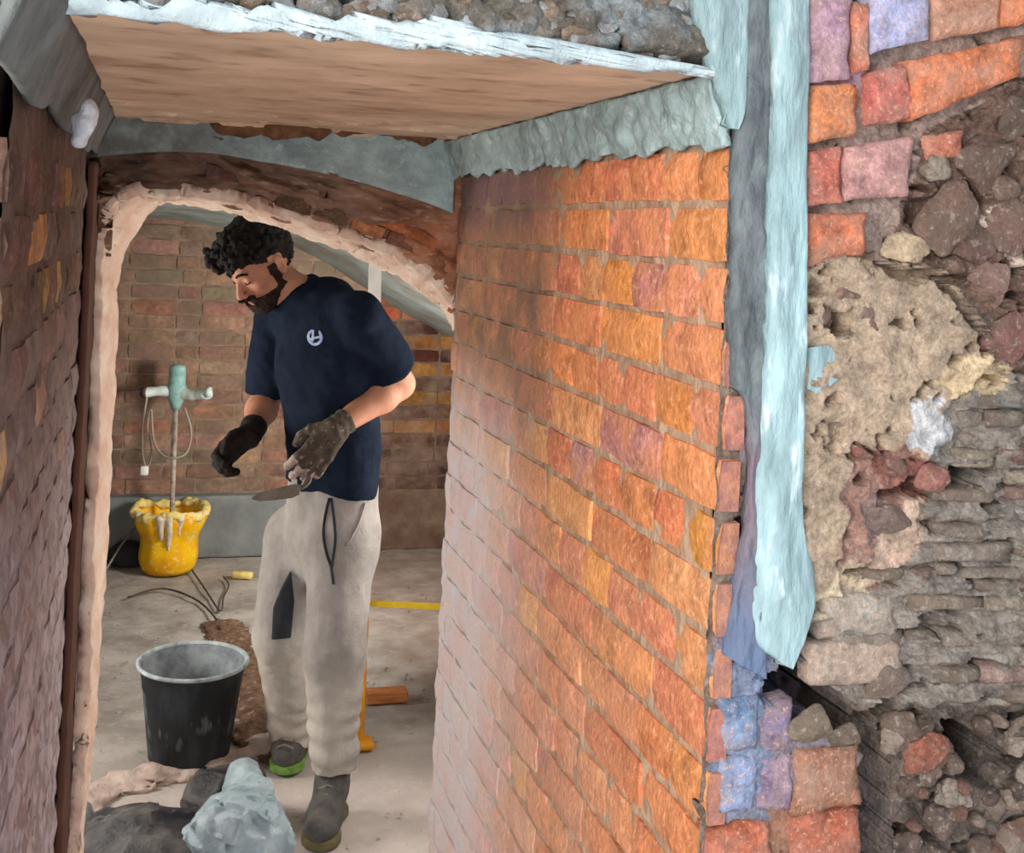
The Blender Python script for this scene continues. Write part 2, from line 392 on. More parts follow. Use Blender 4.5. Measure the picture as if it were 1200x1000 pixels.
def lay(parent, origin, udir, nrm, ulen, z0, nrows, course, colorfn, m, bond='english', proud=.0, skip=None, seed=1, rough=.0016, jitter=.003, vgap=.009):
    r = random.Random(seed); gap = .010; vg = vgap
    S = [brick_mesh('brick', .225-vg, course-gap, .03, seed*10+i, rough, m) for i in range(6)]
    Hd = [brick_mesh('brick', .1125-vg, course-gap, .03, seed*10+50+i, rough, m, 2) for i in range(5)]
    O = Vector(origin); U = Vector(udir); N = Vector(nrm); k = 0
    for row in range(nrows):
        z = z0+row*course+course/2
        u = -r.uniform(0, .06) if row % 2 else -.11-r.uniform(0, .03)
        i = 0
        while u < ulen:
            if bond == 'english': w = .1125 if row % 2 == 0 else .225
            elif bond == 'flemish': w = .225 if (i+row) % 2 else .1125
            else: w = .225
            a = max(u, 0); b = min(u+w, ulen)-vg
            i += 1
            if b-a > .035:
                uc = (a+b)/2
                if not (skip and skip(uc, z)):
                    src = r.choice(S if w > .2 else Hd); L = .225-vg if w > .2 else .1125-vg
                    o = bpy.data.objects.new('brick', src)
                    C.objects.link(o)
                    rot = Matrix((U, -N, Vector((0, 0, 1)))).transposed()  # local x->U, local y->-N flipped below
                    rot = Matrix(((U.x, N.x, 0), (U.y, N.y, 0), (U.z, N.z, 1)))
                    tilt = Matrix.Rotation(r.uniform(-.012, .012), 3, 'Y') @ Matrix.Rotation(r.uniform(-.02, .02), 3, 'Z')
                    Mx = (rot @ tilt).to_4x4() @ Matrix.Diagonal(((b-a)/L, 1, r.uniform(.96, 1.03), 1))
                    Mx.translation = O+U*uc+Vector((0, 0, z+r.uniform(-.0015, .0015)))+N*(proud+r.uniform(-jitter, jitter))
                    o.matrix_world = Mx; o.color = colorfn(uc, z, r); o.parent = parent; k += 1
            u += w
    return k
def pick(r, cols, jit=12):
    c = r.choice(cols); d = r.uniform(-jit, jit)
    return srgb(*[min(250, max(8, q+d+r.uniform(-5, 5))) for q in c])
ORANGE = [(232, 142, 94), (236, 150, 94), (228, 134, 94), (238, 158, 102), (224, 138, 108), (232, 148, 112), (240, 166, 114)]
def col_right(u, z, r):
    if r.random() < .08: return pick(r, [(208, 138, 132), (200, 142, 138)])
    if r.random() < .10: return pick(r, [(238, 176, 104), (240, 164, 84)])
    return pick(r, ORANGE)
z0r = HC+.046-.0749*20
n1 = lay(wall_right, (X_R, Y_N+.004, 0), (0, 1, 0), (-1, 0, 0), Y_F-Y_N-.006, z0r, 21, .0749, col_right, M['reveal_brick'], seed=3, jitter=.0016, vgap=.0035)
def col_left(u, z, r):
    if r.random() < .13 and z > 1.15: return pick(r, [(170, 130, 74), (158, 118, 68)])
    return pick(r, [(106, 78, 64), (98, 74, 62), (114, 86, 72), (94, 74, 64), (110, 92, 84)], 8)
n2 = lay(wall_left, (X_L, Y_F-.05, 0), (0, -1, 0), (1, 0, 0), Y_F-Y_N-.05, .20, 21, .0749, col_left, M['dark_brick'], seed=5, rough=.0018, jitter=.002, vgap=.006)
# back wall
wall_back = structure('wall_back', join([rough_plane((X_LL, Y_B+.009, 0), (1, 0, 0), (0, 0, 1), 3.0, 2.3, 60, 50, (0, -1, 0), .002, 20), boxmesh(X_LL, X_RR+.3, Y_B+.014, Y_B+.3, 0, 2.6)]), M['back_mortar'])
def col_back(u, z, r):
    x = X_LL+.2+u
    if x > 1.06 and z > .55:
        rowp = int((z-.31)/.0745)
        if z > 1.22: return pick(r, [(150, 76, 44), (134, 68, 40)])
        if rowp % 2 == 0 and z < 1.1: return pick(r, [(122, 80, 34), (106, 66, 30), (78, 46, 30)])
        return pick(r, [(72, 42, 30), (64, 38, 30)])
    if x > 1.12: return pick(r, [(68, 46, 36), (60, 42, 34)])
    if r.random() < .12: return pick(r, [(160, 116, 98), (154, 110, 92)])
    return pick(r, [(142, 112, 94), (134, 104, 88), (150, 116, 98), (128, 108, 90), (140, 104, 88)], 8)
n3 = lay(wall_back, (X_LL+.2, Y_B, 0), (1, 0, 0), (0, -1, 0), 2.75, .31, 21, .0745, col_back, M['back_brick'], bond='flemish', seed=8, skip=lambda u, z: X_LL+.2+u < -.55)
P, F = boxmesh(X_LL, 1.08, Y_B-.055, Y_B+.02, 0, .31)
trim_1 = structure('trim_1', (P, F), M['plinth']); bv = trim_1.modifiers.new('b', 'BEVEL'); bv.width = .012; bv.segments = 3
# far side walls of the inner room
structure('wall_inner_left', boxmesh(X_LL-.2, X_LL, Y_F, Y_B+.2, 0, 2.4), M['dark_mortar'])
structure('wall_inner_right', boxmesh(X_RR, X_RR+.2, Y_F, Y_B+.2, 0, 2.4), M['dark_mortar'])
# end walls of passage towards inner room (behind both reveals)
# vault of the inner room, springing down to the right
vp = [(-1.4, 1.70), (-.9, 1.82), (-.4, 1.90), (0, 1.90), (.35, 1.86), (.7, 1.74), (1.0, 1.60), (1.25, 1.46), (1.45, 1.34), (1.66, 1.22)]
vc = smooth_curve([(x, 0, z) for x, z in vp], 5)
def f_vault(u, v):
    i = u*(len(vc)-1); i0 = np.clip(i.astype(int), 0, len(vc)-2); t = (i-i0)[:, None]
    A = np.array(vc); Q = A[i0]*(1-t)+A[i0+1]*t
    y = 3.02+v*(Y_B-3.02+.05); Q[:, 1] = y
    bx = [-1.4, .1, .4, .65, .85, 1.04, 1.25, 1.66]; bz = [1.675, 1.675, 1.64, 1.575, 1.485, 1.37, 1.25, 1.06]
    zb = np.interp(Q[:, 0], bx, bz); k = np.clip((y-3.02)/(Y_B-3.02), 0, 1)**1.4
    Q[:, 2] = Q[:, 2]*(1-k)+zb*k+fbm(Q, 5, 3)*.012
    return Q
P, F = grid_surface(f_vault, 70, 60)
ci = structure('ceiling_inner', (P, F), M['vault'], True); sm = ci.modifiers.new('s', 'SOLIDIFY'); sm.thickness = .12; sm.offset = 1
# passage ceiling : tan lintel slab
def f_ceil(u, v):
    x = X_L-.02+u*(X_R-X_L+.04); y = Y_N+v*(Y_F-Y_N+.02)
    P = np.stack([x, y, 0*x+Z_C], 1)
    P[:, 2] += fbm(P, 7, 3)*.004+np.where(fbm(P, 16, 2, 9) > .33, -.006, 0)*ss(2.1, 2.5, y)
    return P
P, F = grid_surface(f_ceil, 90, 140)
ceiling = structure('ceiling', join([(P, F), boxmesh(X_L-.75, X_R+.02, Y_N+.05, Y_F+.28, Z_C+.012, Z_C+.5)]), M['tan'], False)
# brown decayed patch on the slab's rear edge
def lump_strip(path, r_fn, nrm_noise, h=.006, amp=.010, s=40, seed=0, flat=None):
    pts = [np.asarray(p, float) for p in path]
    def fn(P):
        d = np.full(len(P), 1e3)
        for i in range(len(pts)-1):
            d = smin(d, cap(P, pts[i], pts[i+1], r_fn(i), r_fn(i+1)), .004)
        return d+fbm(P, s, 3, seed)*amp
    A = np.array(pts); rm = max(r_fn(i) for i in range(len(pts)))+amp+.01
    return sdf_mesh(fn, A.min(0)-rm, A.max(0)+rm, h)
M['decay'] = mat('decayed_edge', srgb(140, 102, 70), srgb(96, 66, 46), scale=30, bump=1, bscale=60)
P, F = lump_strip([(x, Y_F-.045+.012*math.sin(x*17), Z_C+.010) for x in np.linspace(.12, .56, 9)], lambda i: .026+.012*math.sin(i*.8), 0, .006, .016, 34, 3)
mesh_obj('decayed_edge', P, F, M['decay'], ceiling)
# render fillets on the passage edges
def prism_band(name, quads, m, parent=None, amp=.004, s=25, n=60, mm=8, kind='structure'):
    """quads: two poly-curves (lists of points) lofted, with relief"""
    A = np.array(smooth_curve(quads[0], 6)); B = np.array(smooth_curve(quads[1], 6))
    def fn(u, v):
        i = u*(len(A)-1); i0 = np.clip(i.astype(int), 0, len(A)-2); t = (i-i0)[:, None]
        a = A[i0]*(1-t)+A[i0+1]*t; b = B[i0]*(1-t)+B[i0+1]*t
        P = a*(1-v[:, None])+b*v[:, None]
        nr = np.cross(A[-1]-A[0], B[0]-A[0]); nr = nr/np.linalg.norm(nr)
        return P+nr*(fbm(P, s, 3)*amp)[:, None]
    P, F = grid_surface(fn, n, mm)
    o = mesh_obj(name, P, F, m, parent, kind=kind)
    sm = o.modifiers.new('s', 'SOLIDIFY'); sm.thickness = .012; sm.offset = 0
    return o
# right wall head: grey-green render from brick top to slab
ztop = z0r+21*.0749+.002
jag = lambda y: ztop-.004+.004*math.sin(y*23)+.004*math.sin(y*61)+.004*math.sin(y*137)
prism_band('trim_2', ([(X_R-.003, y, jag(y)) for y in np.linspace(Y_N+.01, Y_F+.02, 60)], [(X_R-.030, y, Z_C-.002) for y in np.linspace(Y_N+.01, Y_F+.02, 60)]), M['render'], amp=.012, s=32, n=220, mm=22)
# front edge light line of slab
prism_band('trim_3', ([(x, Y_N-.004+.003*math.sin(x*41), Z_C-.003+.002*math.sin(x*67)) for x in np.linspace(X_L, X_R+.01, 40)], [(x, Y_N-.008, Z_C+.016+.004*math.sin(x*31)+.005*math.sin(x*77)+.003*math.sin(x*143)) for x in np.linspace(X_L, X_R+.01, 60)]), M['edge'], amp=.005, s=30, n=240, mm=6)
# left wall head
prism_band('trim_4', ([(X_L+.006, y, HC+.118+.01*math.sin(y*13)) for y in np.linspace(1.0, Y_F, 10)], [(X_L+.04, y, Z_C+.004) for y in np.linspace(1.0, Y_F, 10)]), M['render_dark'], amp=.005, s=14, n=60, mm=8)
# far lintel face: grey render band, lower edge follows the photograph
lint = [(100, 186), (150, 180), (200, 178), (250, 180), (300, 188), (350, 197), (400, 208), (450, 222), (500, 238), (530, 250)]
lo_ = [onY(x, y, Y_F+.0) for x, y in lint]
hi_ = [np.array([p[0], Y_F+.0, Z_C+.01]) for p in lo_]
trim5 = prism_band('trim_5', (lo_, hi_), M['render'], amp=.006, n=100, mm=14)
M['teal_dk'] = mat('shaded_render', srgb(120, 116, 108), srgb(90, 84, 78), scale=9, bump=.5)
# rough brown arch face behind the lintel, from px curves on a plane
outer = [(80, 1085), (86, 960), (92, 880), (97, 800), (103, 650), (107, 520), (110, 400), (113, 300), (120, 246), (150, 224), (200, 222), (250, 226), (300, 238), (350, 252), (400, 268), (440, 282), (480, 303), (510, 328), (534, 352), (540, 372)]
inner = [(85, 1085), (92, 960), (101, 880), (108, 800), (117, 650), (124, 520), (129, 400), (133, 312), (150, 275), (181, 234), (210, 231), (252, 238), (302, 251), (352, 268), (402, 287), (436, 302), (472, 319), (500, 338), (526, 362), (536, 384)]
YA = Y_F+.05
ao = [onY(x, y, YA) for x, y in outer[7:]]
at_ = [np.array([p[0], Y_F+.012, HC+.2]) for p in ao]
def f_arch(u, v):
    A = np.array(smooth_curve(ao, 8)); i = u*(len(A)-1); i0 = np.clip(i.astype(int), 0, len(A)-2); t = (i-i0)[:, None]
    a = A[i0]*(1-t)+A[i0+1]*t
    b = a.copy(); b[:, 2] = np.maximum(a[:, 2]+.13, HC+.12); b[:, 1] = Y_F+.015
    b[:, 2] = np.minimum(b[:, 2], Z_C)
    P = a*(1-v[:, None])+b*v[:, None]
    # ledges that run along the arch
    d = fbm(np.stack([P[:, 0]*.35, P[:, 1], P[:, 2]+P[:, 0]*.25], 1), 30, 4, 4)
    P[:, 1] -= d*.07*np.sin(np.pi*np.clip(v*1.0, 0, 1))**.4
    return P
P, F = grid_surface(f_arch, 170, 36)
M['arch'] = mat('arch_brick', srgb(164, 130, 108), srgb(108, 86, 72), scale=11, bump=1, bscale=50, stretch=(.5, 1, 1.6), speck=srgb(205, 180, 160), speck_scale=40, speck_amt=.5,
   layers=[(srgb(204, 118, 70), 9, [(0, .42, .6)], .55, .1), (srgb(78, 60, 50), 9, [(0, .35, .1), (2, 1.74, 1.79)], .8, .15)])
arch = structure('wall_arch', (P, F), M['arch'], True); sm = arch.modifiers.new('s', 'SOLIDIFY'); sm.thickness = .03
# arch ring bricks on edge, protruding
for i, (x, y, a) in enumerate([(262, 205, .12), (300, 214, .18), (340, 224, .22), (381, 235, .25), (421, 247, .3), (460, 262, .34), (495, 280, .45), (512, 305, .7), (474, 286, .4), (432, 268, .33), (389, 252, .3), (345, 240, .26)]):
    p = onY(x, y, Y_F+.028)
    me = brick_mesh('brick', .078, .030, .04, 300+i, .004, M['dark_brick'])
    o = bpy.data.objects.new('brick', me); C.objects.link(o)
    Mx = Matrix.Rotation(a*.9, 4, 'Y') @ Matrix.Rotation(math.pi, 4, 'Z'); Mx.translation = Vector(p); o.matrix_world = Mx
    o.color = pick(rnd, [(150, 98, 72), (178, 112, 76), (122, 86, 70), (196, 118, 76)] if x > 420 else [(120, 88, 72), (104, 76, 62), (140, 104, 84)]); o.parent = arch
# pale plaster lip lining jamb and arch
ai = [onY(x, y, YA+.12) for x, y in inner]; aoo = [onY(x, y, YA-.004) for x, y in outer]
def f_lip(u, v):
    A = np.array(smooth_curve(aoo, 8)); B = np.array(smooth_curve(ai, 8)); i = u*(len(A)-1); i0 = np.clip(i.astype(int), 0, len(A)-2); t = (i-i0)[:, None]
    a = A[i0]*(1-t)+A[i0+1]*t; b = B[i0]*(1-t)+B[i0+1]*t
    w_ = v[:, None]; P = a*(1-w_)+b*w_
    g = np.stack([P[:, 0]*0, -np.ones(len(P)), P[:, 0]*0], 1)
    bul = np.sin(np.pi*v)*.018+fbm(P, 30, 4, 2)*.022
    P = P+g*bul[:, None]
    P[:, 2] += fbm(P, 42, 3, 12)*.010; P[:, 0] += fbm(P, 36, 3, 14)*.008
    return P
P, F = grid_surface(f_lip, 300, 12)
lip = structure('trim_7', (P, F), M['lip'], True); sm = lip.modifiers.new('s', 'SOLIDIFY'); sm.thickness = .03; sm.offset = 0
# wall around the arch at the back of the passage (left jamb mass)
structure('wall_jamb', boxmesh(X_L-.75, X_L-.01, Y_F-.0, Y_F+.22, 0, 2.3), M['dark_mortar'])
prism_band('trim_8', ([(X_L+.006, Y_F-.10, z) for z in np.linspace(0, HC+.1, 10)], [(X_L+.012, Y_F+.06, z) for z in np.linspace(0, HC+.1, 10)]), mat('smeared_jamb', srgb(98, 66, 52), srgb(80, 54, 44), scale=8, bump=.5), amp=.005, n=80, mm=8)
structure('wall_jamb_right', boxmesh(X_R+.28, X_RR+.3, Y_F-.01, Y_F+.25, 0, 2.3), M['dark_mortar'])
# ------------------------------------------------------------------ near wall front face (right of the passage)
def to_grid(P, px0, px1, py0, py1): pass
Xa, Xb, Za, Zb = X_R-.0, 1.32, .62, 2.12
def inpoly(pts, poly):
    x, y = pts[:, 0], pts[:, 1]; r = np.zeros(len(x), bool); n = len(poly)
    for i in range(n):
        x1, y1 = poly[i]; x2, y2 = poly[(i+1) % n]
        c = ((y1 > y) != (y2 > y)) & (x < (x2-x1)*(y-y1)/((y2-y1)+1e-12)+x1); r ^= c
    return r
def pxy(P):
    """photo pixel of world points on the wall plane: used once, to lay the patches of plaster out on the wall"""
    d = P-CAM; zc = d@Fw; return np.stack([600+(d@cR)/zc*FPX, PY0-(d@cU)/zc*FPX], 1)
REG = [ # polygon px, colour, height proud of plane (m), ripple amp, ripple scale, seed
 ([(930, -80), (1290, -80), (1290, 140), (1180, 110), (1080, 170), (1040, 300), (930, 340)], (160, 140, 130), -.022, .006, 60),
 ([(1040, 300), (1080, 160), (1180, 100), (1290, 60), (1290, 480), (1180, 440), (1160, 370), (1120, 330)], (112, 88, 76), -.012, .018, 34),
 ([(930, 320), (1010, 300), (1110, 322), (1150, 372), (1172, 430), (1110, 470), (1085, 545), (1010, 520), (1000, 610), (985, 690), (930, 720)], (176, 154, 132), .004, .010, 30),
 ([(995, 520), (1085, 540), (1120, 575), (1085, 640), (1010, 700), (985, 690)], (158, 122, 108), -.004, .014, 40),
 ([(1085, 545), (1110, 470), (1180, 440), (1290, 470), (1290, 840), (950, 820), (940, 740), (985, 690), (1020, 690), (1085, 640)], (142, 132, 122), -.008, .014, 30),
 ([(920, 800), (1000, 835), (1290, 820), (1290, 1100), (1010, 1100), (1010, 880), (930, 880)], (104, 92, 84), -.030, .022, 30),
 ([(840, 740), (950, 740), (925, 830), (1000, 880), (1010, 960), (840, 980)], (138, 126, 136), -.008, .006, 50),
 ([(830, 945), (1012, 935), (1012, 1120), (820, 1120)], (150, 110, 90), -.012, .004, 50),
]
def f_front(u, v):
    x = Xa+u*(Xb-Xa); z = Za+v*(Zb-Za)
    P = np.stack([x, 0*x+Y_N, z], 1); pp = pxy(P)
    pp = pp+np.stack([fbm(P, 30, 3, 21), fbm(P, 30, 3, 22)], 1)*14
    hgt = np.full(len(x), -.012)+fbm(P, 30, 4)*.010
    for poly, col, h0, amp, s in REG:
        m = inpoly(pp, poly)
        rd = fbm(P*np.array([1, 1, 1.0 if s < 30 or s > 34 else 2.0]), s, 4, 3)
        hgt[m] = h0+rd[m]*amp
    # pits and striations
    st = inpoly(pp, REG[4][0]) | inpoly(pp, REG[5][0]) | inpoly(pp, REG[1][0]) | inpoly(pp, REG[3][0])
    pit = ss(.22, .42, fbm(P*np.array([1, 1, 2.4]), 26, 3, 41)); hgt -= pit*.032*st
    stx = fbm(P*np.array([.35, 1, 2.6]), 42, 3, 43); hgt += stx*.016*inpoly(pp, REG[4][0])
    pit2 = ss(.38, .52, fbm(P*np.array([1, 1, 1.3]), 34, 3, 47)); hgt -= pit2*.022*(~st)
    for poly, dep in CREV:
        m = inpoly(pp, poly); hgt[m] -= dep
    P[:, 1] -= hgt
    return P
CREV = [([(918, 780), (940, 765), (960, 800), (1005, 815), (1020, 850), (1060, 880), (1062, 960), (1050, 1100), (1016, 1100), (1012, 890), (985, 866), (940, 872), (905, 850)], .20),
        ([(1110, 845), (1145, 850), (1190, 890), (1185, 935), (1150, 930), (1120, 890)], .14),
        ([(1028, 305), (1060, 312), (1120, 330), (1150, 380), (1168, 415), (1160, 425), (1135, 392), (1108, 345), (1050, 325)], .045),
        ([(962, 358), (998, 362), (1003, 392), (978, 396)], .05), ([(1118, 555), (1155, 560), (1150, 578), (1120, 572)], .06),
        ([(1070, 225), (1092, 232), (1085, 268), (1066, 258)], .025), ([(1020, 330), (1012, 300), (1030, 290), (1040, 305)], .01),
        ([(1035, 820), (1060, 815), (1060, 850), (1035, 848)], .03)]
nu, nv = 300, 560
P, F = grid_surface(f_front, nu, nv)
wall_front = mesh_obj('wall_front', P, [f[::-1] for f in F], M['rough'], kind='structure')
pp = pxy(P)+np.stack([fbm(P, 30, 3, 21), fbm(P, 30, 3, 22)], 1)*14
cols = np.tile(np.array(srgb(128, 112, 100)), (len(P), 1))
for poly, col, h0, amp, s in REG: cols[inpoly(pp, poly)] = srgb(*col)
# mineral patches of their own colour
def patch(poly, col, mixf=.8, seed=1):
    m = inpoly(pp+np.stack([fbm(P, 60, 3, seed), fbm(P, 60, 3, seed+1)], 1)*12, poly)
    cols[m] = cols[m]*(1-mixf)+np.array(srgb(*col))*mixf
patch([(1060, 480), (1100, 470), (1118, 500), (1095, 530), (1070, 525)], (196, 196, 198), .9, 31)
patch([(1120, 420), (1180, 425), (1170, 460), (1120, 470), (1085, 455)], (216, 190, 150), .8, 33)
patch([(1010, 520), (1060, 520), (1110, 560), (1095, 580), (1040, 575)], (134, 86, 76), .8, 35)
patch([(1005, 590), (1040, 585), (1050, 620), (1020, 640)], (116, 100, 98), .8, 37)
patch([(1060, 590), (1090, 570), (1085, 640), (1030, 680), (990, 690), (1020, 650)], (206, 180, 158), .7, 39)
patch([(950, 700), (1000, 650), (1020, 700), (960, 730)], (196, 180, 152), .7, 41)
patch([(940, 40), (1010, 40), (1010, 110), (940, 100)], (186, 150, 190), .5, 43)
patch([(830, 770), (905, 770), (900, 960), (840, 965)], (118, 138, 164), .7, 45)
patch([(1140, 250), (1200, 330), (1200, 300), (1180, 240)], (206, 186, 170), .8, 47)
ca = wall_front.data.color_attributes.new('Col', 'FLOAT_COLOR', 'POINT'); ca.data.foreach_set('color', cols.astype(np.float32).ravel())
# backing mass of the front wall
structure('wall_front_core', boxmesh(X_R+.03, 2.2, Y_N+.27, Y_F, 0, 2.6), M['dark_mortar'])
# placed pieces on the front face : irregular bricks from px quads
def slab_piece(name, quad, Y, thick, m, color, parent, seed, nd=7, amp=.004, rnd_edge=.006):
    q = [onY(x, y, Y) for x, y in quad]
    q = [np.array(p) for p in q]
    V = []; F = []; n = nd
    for j in range(n+1):
        for i in range(n+1):
            u = i/n; v = j/n
            p = (q[0]*(1-u)+q[1]*u)*(1-v)+(q[3]*(1-u)+q[2]*u)*v
            e = min(u, 1-u, v, 1-v)
            bulge = -rnd_edge*(1-min(1, e*5))**2
            nz = fbm(np.array([p]), 70, 3, seed)[0]*amp
            cen = (q[0]+q[1]+q[2]+q[3])/4
            if e == 0: p = p+(p-cen)*fbm(np.array([p]), 45, 2, seed+5)[0]*.10
            V.append(p+np.array([0, -(nz+bulge), 0]))
    for j in range(n):
        for i in range(n):
            a = j*(n+1)+i; F.append((a, a+n+1, a+n+2, a+1))
    ring = [i for i in range(n+1)]+[j*(n+1)+n for j in range(1, n+1)]+[n*(n+1)+i for i in range(n-1, -1, -1)]+[j*(n+1) for j in range(n-1, 0, -1)]
    n0 = len(V)
    for r in ring: V.append(V[r]+np.array([0, thick, 0]))
    for k in range(len(ring)): F.append((ring[k], ring[(k+1) % len(ring)], n0+(k+1) % len(ring), n0+k))
    cen = sum(q)/4
    o = mesh_obj(name, V, F, m, None, origin=cen)
    bm = bmesh.new(); bm.from_mesh(o.data); bmesh.ops.recalc_face_normals(bm, faces=bm.faces); bm.to_mesh(o.data); bm.free()
    o.color = srgb(*color); o.parent = parent
    return o
YP = Y_N-.002
FB = [ # quads tl tr br bl , colour, Y offset
 ([(948, -20), (1000, -22), (998, 92), (946, 98)], (176, 140, 156), 0), ([(1003, 5), (1020, 3), (1020, 82), (1003, 84)], (190, 118, 96), 0),
 ([(1022, -30), (1092, -35), (1090, 46), (1024, 62)], (176, 178, 212), -.006), ([(1096, -35), (1174, -42), (1176, 32), (1096, 48)], (194, 138, 112), 0), ([(1178, -42), (1240, -48), (1240, 18), (1180, 30)], (200, 122, 84), 0),
 ([(950, 100), (1008, 98), (1006, 160), (948, 168)], (206, 128, 84), .002), ([(1022, 84), (1066, 72), (1072, 140), (1024, 146)], (190, 108, 96), -.002), ([(1068, 72), (1196, 42), (1196, 92), (1120, 122), (1074, 140)][:1]+[(1200, 42), (1200, 88), (1074, 140)], (204, 120, 82), -.004),
 ([(948, 178), (989, 172), (987, 238), (946, 242)], (196, 112, 96), .002), ([(994, 172), (1074, 160), (1066, 230), (994, 236)], (186, 140, 136), -.001), ([(1086, 158), (1132, 152), (1128, 182), (1090, 192)], (188, 116, 94), .004),
 ([(948, 252), (1020, 248), (1016, 300), (946, 316)], (200, 118, 86), .002),
 ([(936, 882), (1008, 876), (1012, 946), (932, 960)], (150, 104, 82), 0), ([(830, 974), (906, 966), (906, 1040), (828, 1042)], (180, 100, 74), .002), ([(930, 962), (1008, 952), (1010, 1040), (930, 1044)], (172, 96, 72), 0),
 ([(862, 700), (915, 712), (910, 768), (858, 768)], (124, 124, 152), .004), ([(845, 820), (892, 815), (888, 880), (846, 884)], (112, 134, 166), .004), ([(896, 830), (930, 820), (930, 880), (892, 882)], (126, 112, 136), .006), ([(846, 890), (892, 886), (886, 950), (842, 956)], (132, 146, 176), .004), ([(894, 888), (930, 884), (930, 952), (890, 950)], (138, 118, 142), .005),
 ([(948, 756), (1060, 752), (1060, 800), (952, 806)], (164, 146, 132), -.001), ([(966, 700), (1050, 694), (1052, 745), (962, 750)], (158, 148, 136), .002),
]
for i, (q, c, dy) in enumerate(FB): slab_piece('brick', q, YP+dy, .03, M['front_brick'], c, wall_front, 100+i, nd=10, amp=.007, rnd_edge=.005)
# rough stones and broken bricks
def stone_mesh(seed, flat=1.0, h=.13):
    rr = random.Random(seed); pl = []
    for i in range(13):
        n = norm_([rr.gauss(0, 1), rr.gauss(0, 1), rr.gauss(0, 1)]); pl.append((n, rr.uniform(.30, .44)))
    def fn(P):
        d = ell(P, (0, 0, 0), (.56, .50, .50))
        for n, o_ in pl: d = smax(d, P@n-o_, .05)
        return d+fbm(P, 3.0, 3, seed)*.10+fbm(P, 9, 2, seed+3)*.035
    V, F = sdf_mesh(fn, (-.75,)*3, (.75,)*3, h, 4)
    me = bpy.data.meshes.new('stone'); me.from_pydata([tuple(v) for v in V], [], [tuple(int(i) for i in f) for f in F]); me.update()
    me.polygons.foreach_set('use_smooth', [True]*len(me.polygons)); me.set_sharp_from_angle(angle=math.radians(38)); me.materials.append(M['stone']); return me
def norm_(v): v = np.asarray(v, float); return v/np.linalg.norm(v)
BIGST = [stone_mesh(40+i, h=.055) for i in range(5)]
SMST = [stone_mesh(60+i, h=.15) for i in range(6)]
def put_stone(x, y, wpx, hpx, col, parent, Y=YP, rot=0, deep=.35, big=True, name='stone', dy=0, dep=None):
    p = onY(x, y, Y+dy); s = 912.0
    o = bpy.data.objects.new(name, rnd.choice(BIGST if big else SMST)); C.objects.link(o)
    Mx = Matrix.Rotation(rot, 4, 'Y') @ Matrix.Diagonal((wpx/s*1.05, (dep or min(wpx, hpx))/s*1.0, hpx/s*1.2, 1)); Mx.translation = Vector(p)
    o.matrix_world = Mx; o.color = srgb(*col); o.parent = parent; return o
for a in [(1150, 190, 90, 70, (104, 82, 72), -.4), (1108, 255, 70, 80, (116, 92, 80), .6), (1180, 265, 70, 60, (124, 96, 86), .3), (1160, 330, 60, 50, (136, 106, 96), .8), (1185, 395, 60, 90, (130, 92, 84), .9),
          (1190, 140, 60, 50, (96, 80, 70), -.5), (1058, 290, 62, 30, (196, 172, 142), .1), (1096, 196, 50, 34, (150, 138, 124), .7), (1138, 285, 60, 40, (110, 84, 76), .3), (1175, 225, 56, 34, (120, 96, 84), -.2),
          (1012, 372, 44, 34, (128, 104, 94), .9), (985, 345, 40, 24, (142, 112, 98), .1), (960, 372, 30, 40, (110, 90, 80), 0)]:
    put_stone(*a[:5], wall_front, rot=a[5], dep=30, dy=.012)
# striated broken-brick courses in the middle right
r2 = random.Random(11)
y = 462
while y < 812:
    x = 1112 if y < 560 else (1094 if y < 640 else (1010 if y < 700 else 972))
    x += r2.uniform(0, 22); hh = r2.uniform(17, 27)
    while x < 1230:
        wd = r2.uniform(26, 92)
        if r2.random() < .80 and not (y > 745 and x < 1065):
            g = r2.uniform(-16, 18); t_ = r2.uniform(-4, 4); k_ = r2.uniform(-3, 3)
            slab_piece('broken_brick', [(x, y+t_), (x+wd-3, y+k_), (x+wd-4, y+hh-4+t_), (x+1, y+hh-3+k_)], YP+r2.uniform(.0, .014), .03, M['stone'], r2.choice([(138+g, 128+g, 116+g), (128+g, 122+g, 116+g), (146+g, 134+g, 118+g), (136+g, 112+g, 102+g)]), wall_front, r2.randint(0, 9999), nd=5, amp=.011, rnd_edge=.008)
        x += wd
    y += hh
for i in range(64):
    x = r2.uniform(1040, 1215); y = r2.uniform(830, 1010)
    if inpoly(np.array([[x, y]]), CREV[0][0])[0] and r2.random() < .9: continue
    if inpoly(np.array([[x, y]]), CREV[1][0])[0]: continue
    c = r2.choice([(110, 94, 84), (96, 82, 74), (128, 112, 100), (118, 84, 72), (90, 76, 70), (150, 136, 124)]); s_ = r2.uniform(18, 52)
    put_stone(x, y, s_, s_*r2.uniform(.6, 1), c, wall_front, rot=r2.uniform(-1, 1), big=s_ > 30, dep=34, dy=.024)
for a in [(1085, 885, 62, 46, (150, 92, 74), .1), (1040, 800, 60, 40, (126, 112, 102), .2), (1005, 530, 30, 20, (150, 104, 92), .3), (1045, 545, 46, 26, (146, 96, 86), .5), (1090, 560, 44, 28, (150, 102, 92), .1), (1040, 610, 60, 34, (122, 104, 98), .4),
          (950, 850, 60, 44, (118, 108, 92), .1), (990, 862, 44, 28, (104, 94, 84), .2)]:
    put_stone(*a[:5], wall_front, rot=a[5], dep=30, dy=.004)
